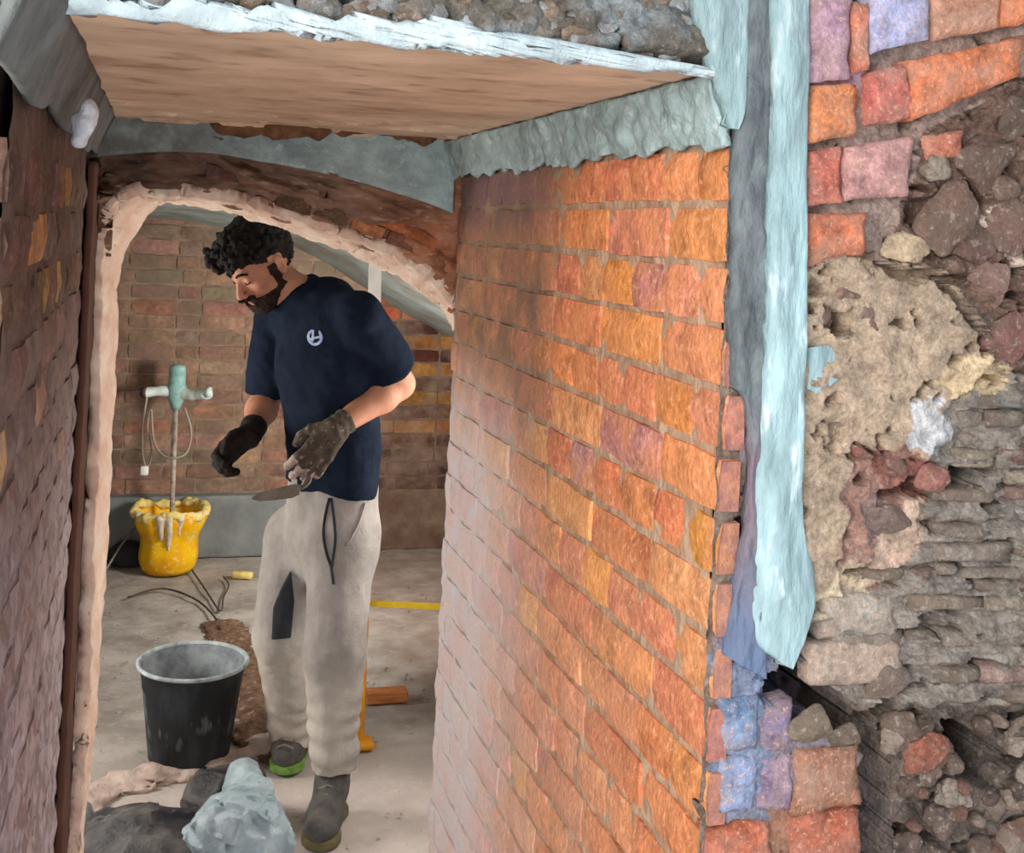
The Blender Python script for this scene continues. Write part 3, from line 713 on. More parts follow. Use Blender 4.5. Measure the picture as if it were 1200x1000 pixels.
# corner render strips : proud light strip and the recessed dark strip beside it
def corner_strip(name, left, right, Y, amp, m, s, seed, sx=1, bulge=.0):
    A = np.array(smooth_curve([onY(x, y, Y) for x, y in left], 8)); B = np.array(smooth_curve([onY(x, y, Y) for x, y in right], 8))
    def fn(u, v):
        i = u*(len(A)-1); i0 = np.clip(i.astype(int), 0, len(A)-2); t = (i-i0)[:, None]
        a = A[i0]*(1-t)+A[i0+1]*t; b = B[i0]*(1-t)+B[i0+1]*t
        P = a*(1-v[:, None])+b*v[:, None]
        e = np.minimum(v, 1-v)
        P[:, 1] -= fbm(P*np.array([1, 1, .35]), s, 4, seed)*amp+bulge*np.sin(np.pi*v)-.016*(1-np.clip(e*9, 0, 1))**2
        P[:, 0] += fbm(P, 40, 3, seed+3)*.005*(e < .02)
        return P
    P, F = grid_surface(fn, 220, 26)
    o = mesh_obj(name, P, F, m, kind='structure'); sm = o.modifiers.new('s', 'SOLIDIFY'); sm.thickness = .02; sm.offset = -1
    return o
M['strip'] = mat('trowelled_render', srgb(176, 206, 210), srgb(136, 160, 164), speck=srgb(214, 232, 236), speck_scale=26, speck_amt=.8, scale=20, bump=1.0, bscale=40, stretch=(1.6, 1, .4), layers=[(srgb(124, 140, 140), 9, [(2, 1.72, 1.95)], .6, .1)])
M['strip_dk'] = mat('raw_cement_strip', srgb(128, 136, 138), srgb(88, 94, 98), scale=22, bump=.9, bscale=60, stretch=(1.2, 1, .6), layers=[(srgb(140, 116, 130), 20, [(2, 1.52, 1.44)], .75, .1), (srgb(88, 120, 160), 12, [(2, 1.36, 1.2)], .8, .1)])
corner_strip('trim_9', [(905, -60), (906, 100), (902, 250), (898, 400), (892, 520), (884, 650), (880, 745), (912, 775)], [(958, -60), (954, 100), (950, 250), (948, 400), (944, 520), (946, 600), (962, 690), (930, 785)], YP-.012, .014, M['strip'], 30, 5, bulge=.004)
corner_strip('trim_10', [(869, -60), (866, 100), (863, 200), (861, 300), (858, 400), (860, 450), (876, 480), (878, 600), (868, 640), (862, 700), (855, 745), (852, 770)], [(912, -60), (910, 100), (909, 200), (908, 300), (906, 400), (905, 450), (904, 480), (898, 600), (897, 640), (896, 700), (900, 745), (905, 800)], YP-.004, .012, M['strip_dk'], 45, 9)
corner_strip('trim_11', [(945, 408), (945, 418), (945, 440), (945, 455)], [(975, 404), (990, 425), (988, 445), (960, 462)], YP-.004, .006, M['strip'], 40, 13)
# front face over the passage : grey concrete rubble
def f_over(u, v):
    x = -.62+u*(X_R+.04+.62); z = Z_C+.006+v*.42
    P = np.stack([x, 0*x+Y_N, z], 1)
    h = fbm(P, 14, 5, 6)*.045+fbm(P, 50, 3, 8)*.018-ss(.2, .4, fbm(P, 20, 3, 41))*.05
    P[:, 1] -= h-.03*ss(.04, 0, v)
    return P
P, F = grid_surface(f_over, 300, 140)
wover = mesh_obj('wall_over', P, [f[::-1] for f in F], M['rough'], kind='structure')
n_ = fbm(P, 22, 4, 12); cc = np.zeros((len(P), 4)); a_ = np.array(srgb(134, 140, 142)); b_ = np.array(srgb(104, 98, 90)); c_ = np.array(srgb(84, 72, 62))
tt = ss(-.2, .3, n_)[:, None]; cc[:] = b_*(1-tt)+a_*tt; k_ = (ss(.25, .5, fbm(P, 12, 3, 15)))[:, None]; cc = cc*(1-k_)+c_*k_
ca = wover.data.color_attributes.new('Col', 'FLOAT_COLOR', 'POINT'); ca.data.foreach_set('color', cc.astype(np.float32).ravel())
for i in range(120):
    x = r2.uniform(-30, 810); t = (x-20)/810; ymax = 10+t*75; y = ymax-r2.uniform(14, 110)
    c = r2.choice([(140, 146, 148), (124, 120, 112), (104, 94, 82), (154, 160, 164), (128, 112, 96), (132, 134, 134)]); s_ = r2.uniform(16, 44)
    put_stone(x, y, s_*1.2, s_*.75, c, wover, Y=Y_N, rot=r2.uniform(-.8, .8), big=s_ > 28, dep=24, dy=.010)
corner_strip('trim_12', [(806, -60), (812, 0), (826, 60), (838, 92), (850, 125), (858, 150)], [(884, -60), (884, 0), (882, 60), (880, 92), (876, 125), (868, 152)], YP-.006, .014, M['strip'], 30, 17)
structure('wall_front_left', boxmesh(-1.6, X_L-.03, Y_N-.01, Y_N+.2, 0, 2.6), M['dark_mortar'])
# ------------------------------------------------------------------ worker
def J(px, py, zc): return at(px, py, zc)
RT, DP, UP = R0, Fw, U0
foot_o = np.array([*at(372, 960, 3.4)[:2], 0.0])
man = empty('person', foot_o, 'bearded person in navy t-shirt and stone trousers, looking down at gloved hands', 'person')
def norm(v): v = np.asarray(v, float); return v/np.linalg.norm(v)
# head frame
hf = norm(-.52*RT-.55*DP-.60*UP); hu = norm(UP-(UP@hf)*hf); hl = np.cross(hu, hf)
HCN = J(305, 309, 3.42)
HM = np.stack([hl, hf, hu])         # rows : world -> head local
def hw(p): return HCN+np.asarray(p)@HM
def face_sdf(q):
    d = ell(q, (0, -.012, .03), (.076, .094, .088))
    d = smin(d, ell(q, (0, .026, -.035), (.060, .062, .082)), .03)
    d = smin(d, ell(q, (0, .062, -.096), (.026, .024, .020)), .02)
    for s in (-1, 1):
        d = smin(d, cap(q, (s*.056, .0, -.055), (s*.022, .062, -.095), .017, .016), .02)
        d = smin(d, ell(q, (s*.043, .058, -.022), (.020, .018, .016)), .015)      # cheekbone
    d = smin(d, cap(q, (-.03, .078, .022), (.03, .078, .022), .011), .012)           # brow
    for s in (-1, 1):
        d = smax(d, -(np.linalg.norm(q-np.array([s*.031, .100, .001]), axis=1)-.019), .008)
        d = smin(d, np.linalg.norm(q-np.array([s*.031, .071, .000]), axis=1)-.0135, .002)
    d = smin(d, cap(q, (0, .084, .006), (0, .108, -.036), .008, .0115), .008)        # nose
    for s in (-1, 1):
        d = smin(d, ell(q, (s*.012, .098, -.041), (.008, .010, .007)), .004)
    d = smin(d, cap(q, (-.018, .080, -.068), (.018, .080, -.068), .008), .008)
    d = smin(d, cap(q, (-.015, .080, -.079), (.015, .080, -.079), .008), .006)
    for s in (-1, 1):
        e = ell(q, (s*.078, -.012, -.008), (.009, .019, .031)); e = smax(e, -ell(q, (s*.088, -.008, -.006), (.009, .011, .020)), .003)
        d = smin(d, e, .006)
    return d
pel = J(386, 585, 3.50)
fdir = norm(-.72*RT-.69*DP); sdir = norm(.69*RT-.72*DP)   # facing, and towards own left shoulder
nb = J(356, 349, 3.46)
Lsh = J(424, 372, 3.34); Rsh = J(326, 378, 3.60)
Lel = J(468, 450, 3.45); Lwr = J(396, 500, 3.30)
Rel = J(312, 468, 3.64); Rwr = J(293, 510, 3.46)
Lhip = J(400, 628, 3.42); Rhip = J(347, 628, 3.58)
Lkn = J(393, 765, 3.34); Lan = J(391, 893, 3.38)
Rkn = J(328, 745, 3.58); Ran = J(343, 862, 3.74)
BM_ = np.stack([sdir, fdir, UP])
def torso(P, k=1.0, g=0.0):
    """elliptical trunk; k scales, g grows"""
    c = (nb+pel)/2
    q = (P-c)@BM_.T; q = q*np.array([1, 1/.70, 1])
    T = lambda w: ((w-c)@BM_.T)*np.array([1, 1/.70, 1])
    waist = T(J(392, 540, 3.49)); ch = T(J(383, 430, 3.48)); hp = T(pel)
    d = cap(q, T(J(376, 385, 3.47)), ch, .150*k, .168*k)
    d = smin(d, cap(q, ch, waist, .168*k, .150*k), .04)
    d = smin(d, cap(q, waist, hp, .150*k, .158*k), .04)
    return d*.85-g
def hand(wr, d0, ac, nm, curl, sc_=1.0, g=0.0, thumb=1, spread=.10):
    """segments of palm, fingers and thumb. d0: towards fingers, ac: towards the thumb side, nm: palm normal (curl side)"""
    d0 = norm(d0); ac = norm(ac-(ac@d0)*d0); nm = np.cross(d0, ac)*(1 if np.cross(d0, ac)@nm > 0 else -1)
    S = []
    for k, off in enumerate((.030, .010, -.010, -.029)):
        b = wr+d0*.012+ac*off*.7; kn = wr+d0*(.088-.004*abs(k-1))*sc_+ac*off
        S.append((b, kn, .015+g, .0125+g))
        L = [(.042, .026, .020), (.046, .030, .021), (.043, .028, .020), (.034, .021, .018)][k]
        a = curl[k] if hasattr(curl, '__len__') else curl
        p = kn; ang = a*.55; sp = ac*spread*(1.5-k)*.5
        for q, l in enumerate(L):
            dr = norm(d0*math.cos(ang)+nm*math.sin(ang)+sp); p2 = p+dr*l*sc_
            S.append((p, p2, .0105-.0012*q+g, .0100-.0014*q+g)); p = p2; ang += a*(.9 if q == 0 else .6)
    b = wr+d0*.022+ac*.026; t1 = b+norm(d0*.7+ac*.7+nm*.35)*.042*sc_; t2 = t1+norm(d0*.9+ac*.25+nm*.5)*.034*sc_; t3 = t2+norm(d0*.9-ac*.1+nm*.55)*.025*sc_
    S += [(b, t1, .015+g, .0125+g), (t1, t2, .012+g, .011+g), (t2, t3, .011+g, .009+g)]
    return S
def seg_sdf(P, S, k=.006):
    d = None
    for a, b, r1, r2_ in S:
        e = cap(P, a, b, r1, r2_); d = e if d is None else smin(d, e, k)
    return d
Ld = norm(J(346, 566, 3.24)-Lwr); Rd = norm(J(252, 540, 3.40)-Rwr)
Lh = lambda g: hand(Lwr, Ld, norm(-.9*RT-.25*DP+.1*UP), norm(-.3*RT+.75*DP-.2*UP), (.30, .34, .42, .52), 1.0, g, spread=.18)
Rh = lambda g: hand(Rwr, Rd, norm(-.1*RT-.6*DP+.8*UP), norm(.5*RT-.35*DP-.8*UP), (.9, 1.0, 1.05, 1.1), 1.0, g)
def body_sdf(P):
    q = (P-HCN)@HM.T
    d = face_sdf(q)
    d = smin(d, cap(P, hw((0, -.014, -.05)), nb-UP*.01, .053, .060), .03)
    d = smin(d, torso(P, .90), .05)
    d = smin(d, cap(P, Lsh, Rsh, .050), .03)
    for sh, el, wr in ((Lsh, Lel, Lwr), (Rsh, Rel, Rwr)):
        d = smin(d, cap(P, sh, el, .052, .043), .03)
        m = el+(wr-el)*.30
        d = smin(d, cap(P, el, m, .042, .046), .02); d = smin(d, cap(P, m, wr, .046, .029), .02)
    for hp, kn, an in ((Lhip, Lkn, Lan), (Rhip, Rkn, Ran)):
        d = smin(d, cap(P, hp, kn, .075, .055), .03); d = smin(d, cap(P, kn, an, .052, .040), .02)
    d = smin(d, seg_sdf(P, Lh(-.001)), .012); d = smin(d, seg_sdf(P, Rh(-.001)), .012)
    return d
allp = np.array([HCN, nb, pel, Lsh, Rsh, Lel, Rel, Lwr, Rwr, Lan, Ran])
V, F = sdf_mesh(body_sdf, allp.min(0)-.20, allp.max(0)+.22, .0045)
body = mesh_obj('body', V, F, M['skin'], man)
# shirt
tee_hem_c = J(392, 572, 3.48)
hem_n = norm(UP+.05*RT)
slL = Lsh+(Lel-Lsh)*.80; slR = Rsh+(Rel-Rsh)*.92
def tee_sdf(P, g=0.0):
    d = torso(P, 1.0, .006)
    d = smin(d, cap(P, Lsh+np.array([0, 0, .0]), nb-UP*.03, .060, .060), .03)
    d = smin(d, cap(P, Rsh, nb-UP*.03, .058, .060), .03)
    for sh, el, f, r in ((Lsh, Lel, .80, .078), (Rsh, Rel, .92, .072)):
        e_ = cap(P, sh, sh+(el-sh)*1.1, .070, r)
        ax = norm(el-sh); e_ = smax(e_, (P-(sh+(el-sh)*f))@ax, .006)
        d = smin(d, e_, .022)
    # loose folds
    fold = fbm(P@np.stack([RT, DP, UP+.6*RT], 1), 9, 2, 3)
    d = d+fold*.010+fbm(P, 26, 2, 5)*.0035
    low = (tee_hem_c-P)@UP
    d = d-.012*ss(.25, .02, -low)*0
    d = smax(d, (tee_hem_c-P)@hem_n+.006*np.sin((P@sdir)*40), .006)
    nk = cap(P, hw((0, -.02, -.10)), nb+(hw((0, -.02, -.10))-nb)*-.1, .064, .066)
    d = smax(d, -nk, .006)
    return d-g
V, F = sdf_mesh(tee_sdf, np.minimum.reduce([Lsh, Rsh, Lel, Rel, tee_hem_c])-.22, np.maximum.reduce([Lsh, Rsh, Lel, nb])+.16, .0055)
tee = mesh_obj('t_shirt', V, F, M['tee'], man)
# collar band
def collar(P):
    nk = cap(P, hw((0, -.02, -.10)), nb+(hw((0, -.02, -.10))-nb)*-.1, .069, .071)
    return np.maximum(np.maximum(np.abs(nk)-.004, tee_sdf(P)-.009), -(tee_sdf(P)+.016))
V, F = sdf_mesh(collar, nb-.14, nb+.16, .003); mesh_obj('collar', V, F, M['tee'], tee)
# chest emblem : small shield-like round print, read against the shirt's surface
ec = J(366, 397, 3.3)
def emblem(P):
    q = P-ec; x = q@RT; z = q@UP
    r = np.sqrt(x*x+z*z)
    ring = np.abs(np.sqrt(x*x+(z*1.0)**2)-.020)-.0042
    ring = np.where((z > .008) & (np.abs(x) < .010), .01, ring)
    bar = np.maximum(np.abs(x+.006)-.0036, np.abs(z-.004)-.017); bar2 = np.maximum(np.abs(z+.002-x*.3)-.0035, np.abs(x)-.016)
    pat = np.minimum(np.minimum(ring, bar), bar2)
    return np.maximum(np.maximum(pat, tee_sdf(P)-.0022), np.abs(q@DP)-.25)
V, F = sdf_mesh(emblem, ec-np.array([.05, .16, .05]), ec+np.array([.05, .16, .05]), .0018); mesh_obj('emblem', V, F, M['logo'], tee)['label'] = 'small pale blue round print on the chest'
# trousers
def trou_sdf(P, g=0.0):
    c = J(388, 600, 3.49)
    q = ((P-c)@BM_.T)*np.array([1, 1/.76, 1])
    d = cap(q, (0, 0, .10), (0, 0, -.07), .148, .158)*.85
    for hp, kn, an, r0, r1, r2_ in ((Lhip, Lkn, Lan, .096, .084, .068), (Rhip, Rkn, Ran, .094, .080, .074)):
        d = smin(d, cap(P, hp, kn, r0, r1), .045); d = smin(d, cap(P, kn, an, r1, r2_), .02)
        t = (an-P)@UP
        d = d+np.sin((P@UP)*95+fbm(P, 8, 1)*4)*.004*ss(.30, .04, -t)*ss(.22, .14, np.linalg.norm((P-an)*np.array([1, 1, .3]), axis=1))
        hem = np.maximum(t, np.linalg.norm((P-an)[:, :2], axis=1)-.14)
        near = np.linalg.norm((P-an)[:, :2], axis=1) < .14
        d = np.where(near, np.maximum(d, t-.012), d)
    d = d+fbm(P*np.array([1, 1, .5]), 13, 3, 8)*.011
    d = smax(d, (P-J(390, 556, 3.48))@UP, .004)
    return d-g
lo = np.minimum.reduce([Lan, Ran, pel, Lkn, Rkn])-.20; hi = np.maximum.reduce([pel, Lhip, Lkn, Ran])+.20
V, F = sdf_mesh(trou_sdf, lo, hi, .0065)
trousers = mesh_obj('trousers', V, F, M['trouser'], man)
# dark inner-knee panel of the far leg
kp = [(341, 668), (345, 705), (341, 748), (318, 750), (320, 712), (330, 688)]
kz = 3.5
def knee_fn(P):
    pp_ = pxy(P); 
    x = (pp_[:, 0]-332); y = (pp_[:, 1]-712)
    s = np.array([0.0])
    m = inpoly(pp_, kp)
    # signed distance to polygon in metres
    dmin = np.full(len(P), 1e9)
    for i in range(len(kp)):
        a = np.array(kp[i], float); b = np.array(kp[(i+1) % len(kp)], float); ab = b-a
        t = np.clip(((pp_-a)@ab)/(ab@ab), 0, 1); dmin = np.minimum(dmin, np.linalg.norm(pp_-a-t[:, None]*ab, axis=1))
    dm = np.where(m, -dmin, dmin)/400
    zc = (P-CAM)@Fw
    return np.maximum(np.maximum(dm, trou_sdf(P)-.004), zc-3.62)
kc = J(332, 712, 3.50); V, F = sdf_mesh(knee_fn, kc-.14, kc+.14, .004)
if len(V): mesh_obj('knee_panel', V, F, M['black_cloth'], trousers)['label'] = 'dark panel inside the knee'
# drawstring loop hanging below the shirt hem
def surf(px, py, fn, z0=3.0, z1=3.8, off=.004):
    zz = np.linspace(z0, z1, 400); P = np.array([at(px, py, z) for z in zz]); d = fn(P); i = np.argmax(d < 0)
    return at(px, py, zz[i] - off if d[i] < 0 else 3.4)
ds1 = [surf(x, y, trou_sdf) for x, y in [(386, 584), (381, 605), (379, 628), (383, 650), (388, 665), (391, 685)]]
ds2 = [surf(x, y, trou_sdf) for x, y in [(388, 584), (391, 605), (393, 630), (391, 650), (389, 665)]]
V, F = join([tube(smooth_curve(ds1, 4), .0042), tube(smooth_curve(ds2, 4), .0042)]); mesh_obj('drawstring', V, F, M['black_cloth'], trousers)
pp_ = [surf(x, y, trou_sdf) for x, y in [(428, 590), (421, 612), (412, 630), (405, 640)]]
V, F = tube(smooth_curve(pp_, 4), .003); mesh_obj('pocket_seam', V, F, M['trouser'], trousers)
# gloves
def glove_mesh(S, wr, el, m, cuff=.10):
    ax = norm(el-wr)
    def fn(P):
        d = seg_sdf(P, S, .005); c = cap(P, wr-ax*.01, wr+ax*(cuff+.05), .034, .043)
        c = smax(c, (P-(wr+ax*cuff))@ax, .004); c = c+np.sin((P@ax)*260)*.0012
        return smin(d, c, .014)+fbm(P, 55, 2, 2)*.0025
    A = np.array([s[1] for s in S]+[wr, wr+ax*cuff]); return sdf_mesh(fn, A.min(0)-.07, A.max(0)+.07, .0028, 8)
V, F = glove_mesh(Lh(.0035), Lwr, Lel, M['glove'], .035); gl = mesh_obj('glove', V, F, M['glove'], man); gl['label'] = 'dusty grey-brown work glove'
V, F = glove_mesh(Rh(.0045), Rwr, Rel, M['glove_black'], .05); gr = mesh_obj('glove', V, F, M['glove_black'], man); gr['label'] = 'black work glove'
LhS = Lh(.0035)
def tips(P):
    d = None
    for k in range(4):
        s = LhS[k*4+3]; e = cap(P, s[0], s[1], s[2]+.0016, s[3]+.0016); d = e if d is None else np.minimum(d, e)
        s = LhS[k*4+2]; d = np.minimum(d, cap(P, (s[0]+s[1])/2, s[1], s[3]+.0016, s[3]+.0012))
    return d+fbm(P, 70, 2, 9)*.002
A = np.array([LhS[k*4+3][1] for k in range(4)]); V, F = sdf_mesh(tips, A.min(0)-.06, A.max(0)+.06, .0025, 8); mesh_obj('glove_fingertip', V, F, M['glove_tip'], gl)['label'] = 'pale dusty fingertips'
# hair : curls over the skull
hr = random.Random(4); curls = []
for i in range(620):
    th = hr.uniform(0, 2*math.pi); ph = hr.uniform(-.85, 1.5)
    d_ = np.array([math.cos(ph)*math.cos(th), math.cos(ph)*math.sin(th), math.sin(ph)])
    p = np.array([0, -.012, .034])+d_*np.array([.079, .100, .096])
    if p[1] > .045 and p[2] < .060: continue
    if p[2] < .02 and p[1] > -.02: continue
    if p[2] < -.04 and p[1] > -.05: continue
    if abs(p[0]) > .05 and p[2] < .042 and p[1] > -.055: continue
    vol = 1.0+.12*(p[2] > .06)+.14*(p[1] > .03)
    curls.append((np.array([0, -.012, .034])+(p-np.array([0, -.012, .034]))*vol, hr.uniform(.007, .0125)))
for i in range(90):
    curls.append((np.array([hr.uniform(-.06, .062), hr.uniform(.070, .118), hr.uniform(.055, .118)]), hr.uniform(.007, .012)))
def hair_sdf(q):
    d = ell(q, (0, -.014, .042), (.082, .100, .092)); d = smin(d, ell(q, (0, .045, .088), (.062, .050, .036)), .02)
    d = smax(d, np.maximum(q[:, 1]*.75-q[:, 2]*1.1+.018, -.004-q[:, 2]-.0*q[:, 1])*1.0, .01) if False else d
    cut = np.maximum(.052-q[:, 2], q[:, 1]-.035)            # keep face clear
    face = np.maximum(q[:, 1]-(-.012+np.clip(q[:, 2]+.02, 0, .08)*.9), .052-q[:, 2]) ; 
    region = np.minimum(.040-q[:, 2]+.0*q[:, 0], np.maximum(q[:, 1]+.004-(q[:, 2]+.02)*.55, -q[:, 2]-.055))
    d = smax(d, region, .006)
    for sg in (-1, 1): d = smax(d, -ell(q, (sg*.085, -.008, -.006), (.030, .034, .040)), .008)
    for c, r in curls: 
        pass
    return d
CU = np.array([c for c, r in curls]); CRr = np.array([r for c, r in curls])
def hair_fn(q):
    d = hair_sdf(q); e = np.full(len(q), 1.0)
    for s in range(0, len(q), 12000):
        D = np.linalg.norm(q[s:s+12000, None, :]-CU[None], axis=2)-CRr[None]; e[s:s+12000] = D.min(1)
    d = smin(d, e, .009)
    return d+fbm(q, 90, 2, 1)*.005+np.sin(q[:, 0]*330+fbm(q, 40, 1)*6)*.0008
V, F = sdf_mesh(hair_fn, (-.13, -.16, -.08), (.13, .17, .18), .003, 8); mesh_obj('hair', HCN+V@HM, F, M['hair'], man)
# beard
def beard_fn(q):
    f = face_sdf(q)
    g = .0085+fbm(q, 130, 2, 3)*.003
    jaw = q[:, 2]+.060-np.clip(.030-q[:, 1], 0, .05)*1.0        # below this line
    tash = np.maximum(np.abs(q[:, 2]+.056)-.0055, np.abs(q[:, 0])-.028)
    side = np.maximum(np.maximum(q[:, 1]-.022, .004-q[:, 1]), q[:, 2]-.012)
    reg = np.minimum(np.minimum(jaw, tash), np.maximum(side, .050-np.abs(q[:, 0])))
    reg = reg+fbm(q, 70, 3, 9)*.007; reg = np.maximum(reg, .004-q[:, 1]+np.clip(-.05-q[:, 2], 0, .03)*-.8)
    mouth = ell(q, (0, .092, -.073), (.022, .016, .0115))
    reg = np.maximum(reg, -mouth); reg = np.maximum(reg, -.132-q[:, 2])
    return np.maximum(f-g, reg)
V, F = sdf_mesh(beard_fn, (-.11, -.05, -.15), (.11, .14, .04), .0025, 8); mesh_obj('beard', HCN+V@HM, F, M['beard'], man)
for s in (-1, 1):
    pts = [hw((s*x, yy, zz)) for x, yy, zz in [(.014, .094, .022), (.024, .093, .028), (.036, .086, .028), (.047, .074, .021)]]
    V, F = tube(smooth_curve(pts, 4), [.0035]*5+[.0045]*4+[.003]*4); mesh_obj('eyebrow', V, F, M['hair'], man)
    pts = [hw((s*x, yy, zz)) for x, yy, zz in [(.020, .0825, -.004), (.027, .0855, -.0075), (.035, .0850, -.0075), (.043, .0790, -.003)]]
    V, F = tube(smooth_curve(pts, 4), .0017); mesh_obj('eyelashes', V, F, M['hair'], man)
pts = [hw(p) for p in [(-.019, .082, -.072), (-.009, .089, -.0715), (0, .0905, -.073), (.009, .089, -.0715), (.019, .082, -.072)]]
V, F = tube(smooth_curve(pts, 5), .0035); mesh_obj('lips', V, F, M['lips'], man)
# boots
def boot(an, toe, label, sole_m, hgt=.12):
    a = np.array([an[0], an[1], 0]); t = np.array([toe[0], toe[1], 0]); d = norm(t-a); s = np.cross(UP, d)
    heel = a-d*.055; tip = t; BMx = np.stack([s, d, UP]); L = np.linalg.norm(tip-heel)
    def fn(P):
        q = (P-heel)@BMx.T
        d1 = ell(q, (0, L-.075, .048), (.050, .088, .046)); d2 = ell(q, (0, .055, .055), (.040, .068, .052))
        d_ = smin(d1, d2, .04); d_ = smin(d_, cap(q, (0, L*.62, .058), (0, .075, .105), .040, .044), .03)
        d_ = smin(d_, cap(q, (0, .062, .09), (0, .060, hgt+.03), .046, .050), .02)
        d_ = smax(d_, .022-q[:, 2], .004); d_ = smax(d_, q[:, 2]-hgt-.02, .006)
        return d_+fbm(P, 30, 2, 4)*.003
    def so(P):
        q = (P-heel)@BMx.T
        w_ = .044+.008*ss(.1, .2, q[:, 1])
        qq = q.copy(); e = np.maximum(np.abs(q[:, 0])-w_, np.maximum(-.004-q[:, 1], q[:, 1]-L-.006))
        c1 = np.linalg.norm(q[:, :2]-np.array([0, .045]), axis=1)-.048; c2 = np.linalg.norm((q[:, :2]-np.array([0, L-.055]))*np.array([1.1, 1]), axis=1)-.060
        mid = np.maximum(np.abs(q[:, 0])-.040, np.maximum(.045-q[:, 1], q[:, 1]-(L-.055)))
        e = np.minimum(np.minimum(c1, c2), mid)
        return np.maximum(e, np.abs(q[:, 2]-.015)-.014)
    A = np.array([heel, tip]); lo = A.min(0)-.09; hi = A.max(0)+.09; lo[2] = -.02; hi[2] = .22
    V, F = sdf_mesh(fn, lo, hi, .005); b = mesh_obj('boot', V, F, M['boot'], man); b['label'] = label
    V, F = sdf_mesh(so, lo, hi, .005); mesh_obj('boot_sole', V, F, sole_m, b)
    lc = []
    for i in range(4):
        yy = .10+i*.022; zz = .147-i*.016
        lc.append(tube([heel+s*-.026+d*yy+UP*(zz-.018), heel+d*(yy+.006)+UP*(zz-.004), heel+s*.026+d*yy+UP*(zz-.018)], .0028, 6))
    V, F = join(lc); mesh_obj('boot_lace', V, F, M['lace'], b)
boot(Lan+np.array([0, 0, 0]), at(372, 985, 3.19), 'dark dusty boot with khaki sole', M['sole'])
boot(Ran, at(332, 900, 3.62), 'boot with green sole edge', M['green'])
# trowel in the left hand
tc = LhS[7][1]
trw = empty('trowel', tc, 'narrow dark steel pointing trowel held in the grey-gloved hand', 'trowel')
a = J(352, 574, 3.22); b = J(296, 584, 3.30)
V = []; hw_ = norm(UP*.5+DP*.8)
for t, wd in ((0, .016), (.15, .026), (.5, .022), (.85, .015), (1, .004)):
    p = a*(1-t)+b*t
    for s1 in (-1, 1):
        for s2 in (-1, 1): V.append(p+hw_*wd*s1+np.cross(norm(b-a), hw_)*.0015*s2)
F = []
for i in range(4):
    o_ = i*4; F += [(o_, o_+1, o_+5, o_+4), (o_+2, o_+6, o_+7, o_+3), (o_, o_+4, o_+6, o_+2), (o_+1, o_+3, o_+7, o_+5)]
F += [(0, 2, 3, 1), (16, 17, 19, 18)]
mesh_obj('blade', V, F, M['steel'], trw, smooth=False)
V, F = tube(smooth_curve([a, J(362, 566, 3.24), J(366, 552, 3.27), J(372, 545, 3.29)], 4), .0045); mesh_obj('shank', V, F, M['steel'], trw)
V, F = tube([J(356, 570, 3.235), J(363, 557, 3.26), J(372, 546, 3.29), J(384, 536, 3.31)], [.009, .010, .010, .008], 10); mesh_obj('handle', V, F, M['steel'], trw)
# ------------------------------------------------------------------ bucket
bc = onZ(222, 878, 0.0); bc = np.array([at(222, 870, 3.72)[0], at(222, 870, 3.72)[1], 0.0])
bk = empty('bucket', bc, 'black plastic builder\'s bucket with dusty grey rim on the concrete floor', 'bucket')
prof = [(0.001, .004), (.100, .004), (.118, .0), (.124, .010), (.150, .225), (.153, .232), (.153, .240), (.160, .285), (.166, .293)]
V, F = lathe(prof, bc, 56); mesh_obj('shell', V, F, M['bucket'], bk)
V, F = lathe([(.166, .293), (.172, .296), (.173, .303), (.167, .307), (.160, .304), (.158, .298)], bc, 56); mesh_obj('rim', V, F, M['rim'], bk)
V, F = lathe([(.160, .300), (.156, .285), (.118, .030), (.100, .022), (0.001, .020)], bc, 56); V = [np.array(v)+np.array([0, 0, 0]) for v in V]
mesh_obj('lining', V, F, M['bucket_in'], bk)
# ------------------------------------------------------------------ mixing tub and paddle mixer
tb = np.array([*at(197, 655, 5.66)[:2], 0.0])
tub = empty('mixing_tub', tb, 'yellow flexible tub with mortar-caked rim standing by the grey plinth', 'tub')
def f_tub(u, v):
    th = u*2*math.pi; z = v*.29; fo = 1+.05*np.sin(th*5+1)*v+.03*np.sin(th*11)*v
    r = (.118+.048*v+.010*np.sin(v*9))*fo
    return np.stack([tb[0]+r*np.cos(th), tb[1]+r*np.sin(th), z+.004+.02*np.sin(th*3)*v**3], 1)
P, F = grid_surface(f_tub, 73, 16); o = mesh_obj('shell', P, F, M['tub'], tub); sm = o.modifiers.new('s', 'SOLIDIFY'); sm.thickness = .006
mesh_obj('base', *lathe([(0.001, .008), (.112, .008), (.112, .002), (.001, .002)], tb, 30), M['tub'], tub)
V, F = lump_strip([tb+np.array([math.cos(t)*.165, math.sin(t)*.165, .288+.012*math.sin(t*3)]) for t in np.linspace(0, 2*math.pi, 26)], lambda i: .017+.007*math.sin(i*2.1), 0, .005, .010, 45, 7); mesh_obj('caked_rim', V, F, M['cream'], tub)
def drips(P):
    d = np.full(len(P), 1.0)
    for t, ln, r in [(-2.6, .07, .018), (-2.2, .05, .014), (-1.85, .10, .022), (-1.6, .15, .020), (-1.3, .08, .018), (-1.0, .10, .016), (-.6, .05, .016)]:
        a = tb+np.array([math.cos(t)*.166, math.sin(t)*.166, .285]); b = tb+np.array([math.cos(t)*(.166-ln*.25), math.sin(t)*(.166-ln*.25), .285-ln])
        d = smin(d, cap(P, a, b, r, r*.45), .015)
    return d+fbm(P, 50, 2)*.006
V, F = sdf_mesh(drips, tb+np.array([-.2, -.2, .05]), tb+np.array([.2, .0, .33]), .005); mesh_obj('drips', V, F, M['cream2'], tub)
V, F = lathe([(.001, .20), (.08, .205), (.150, .20)], tb, 30); mesh_obj('mortar', V, F, M['cream2'], tub)
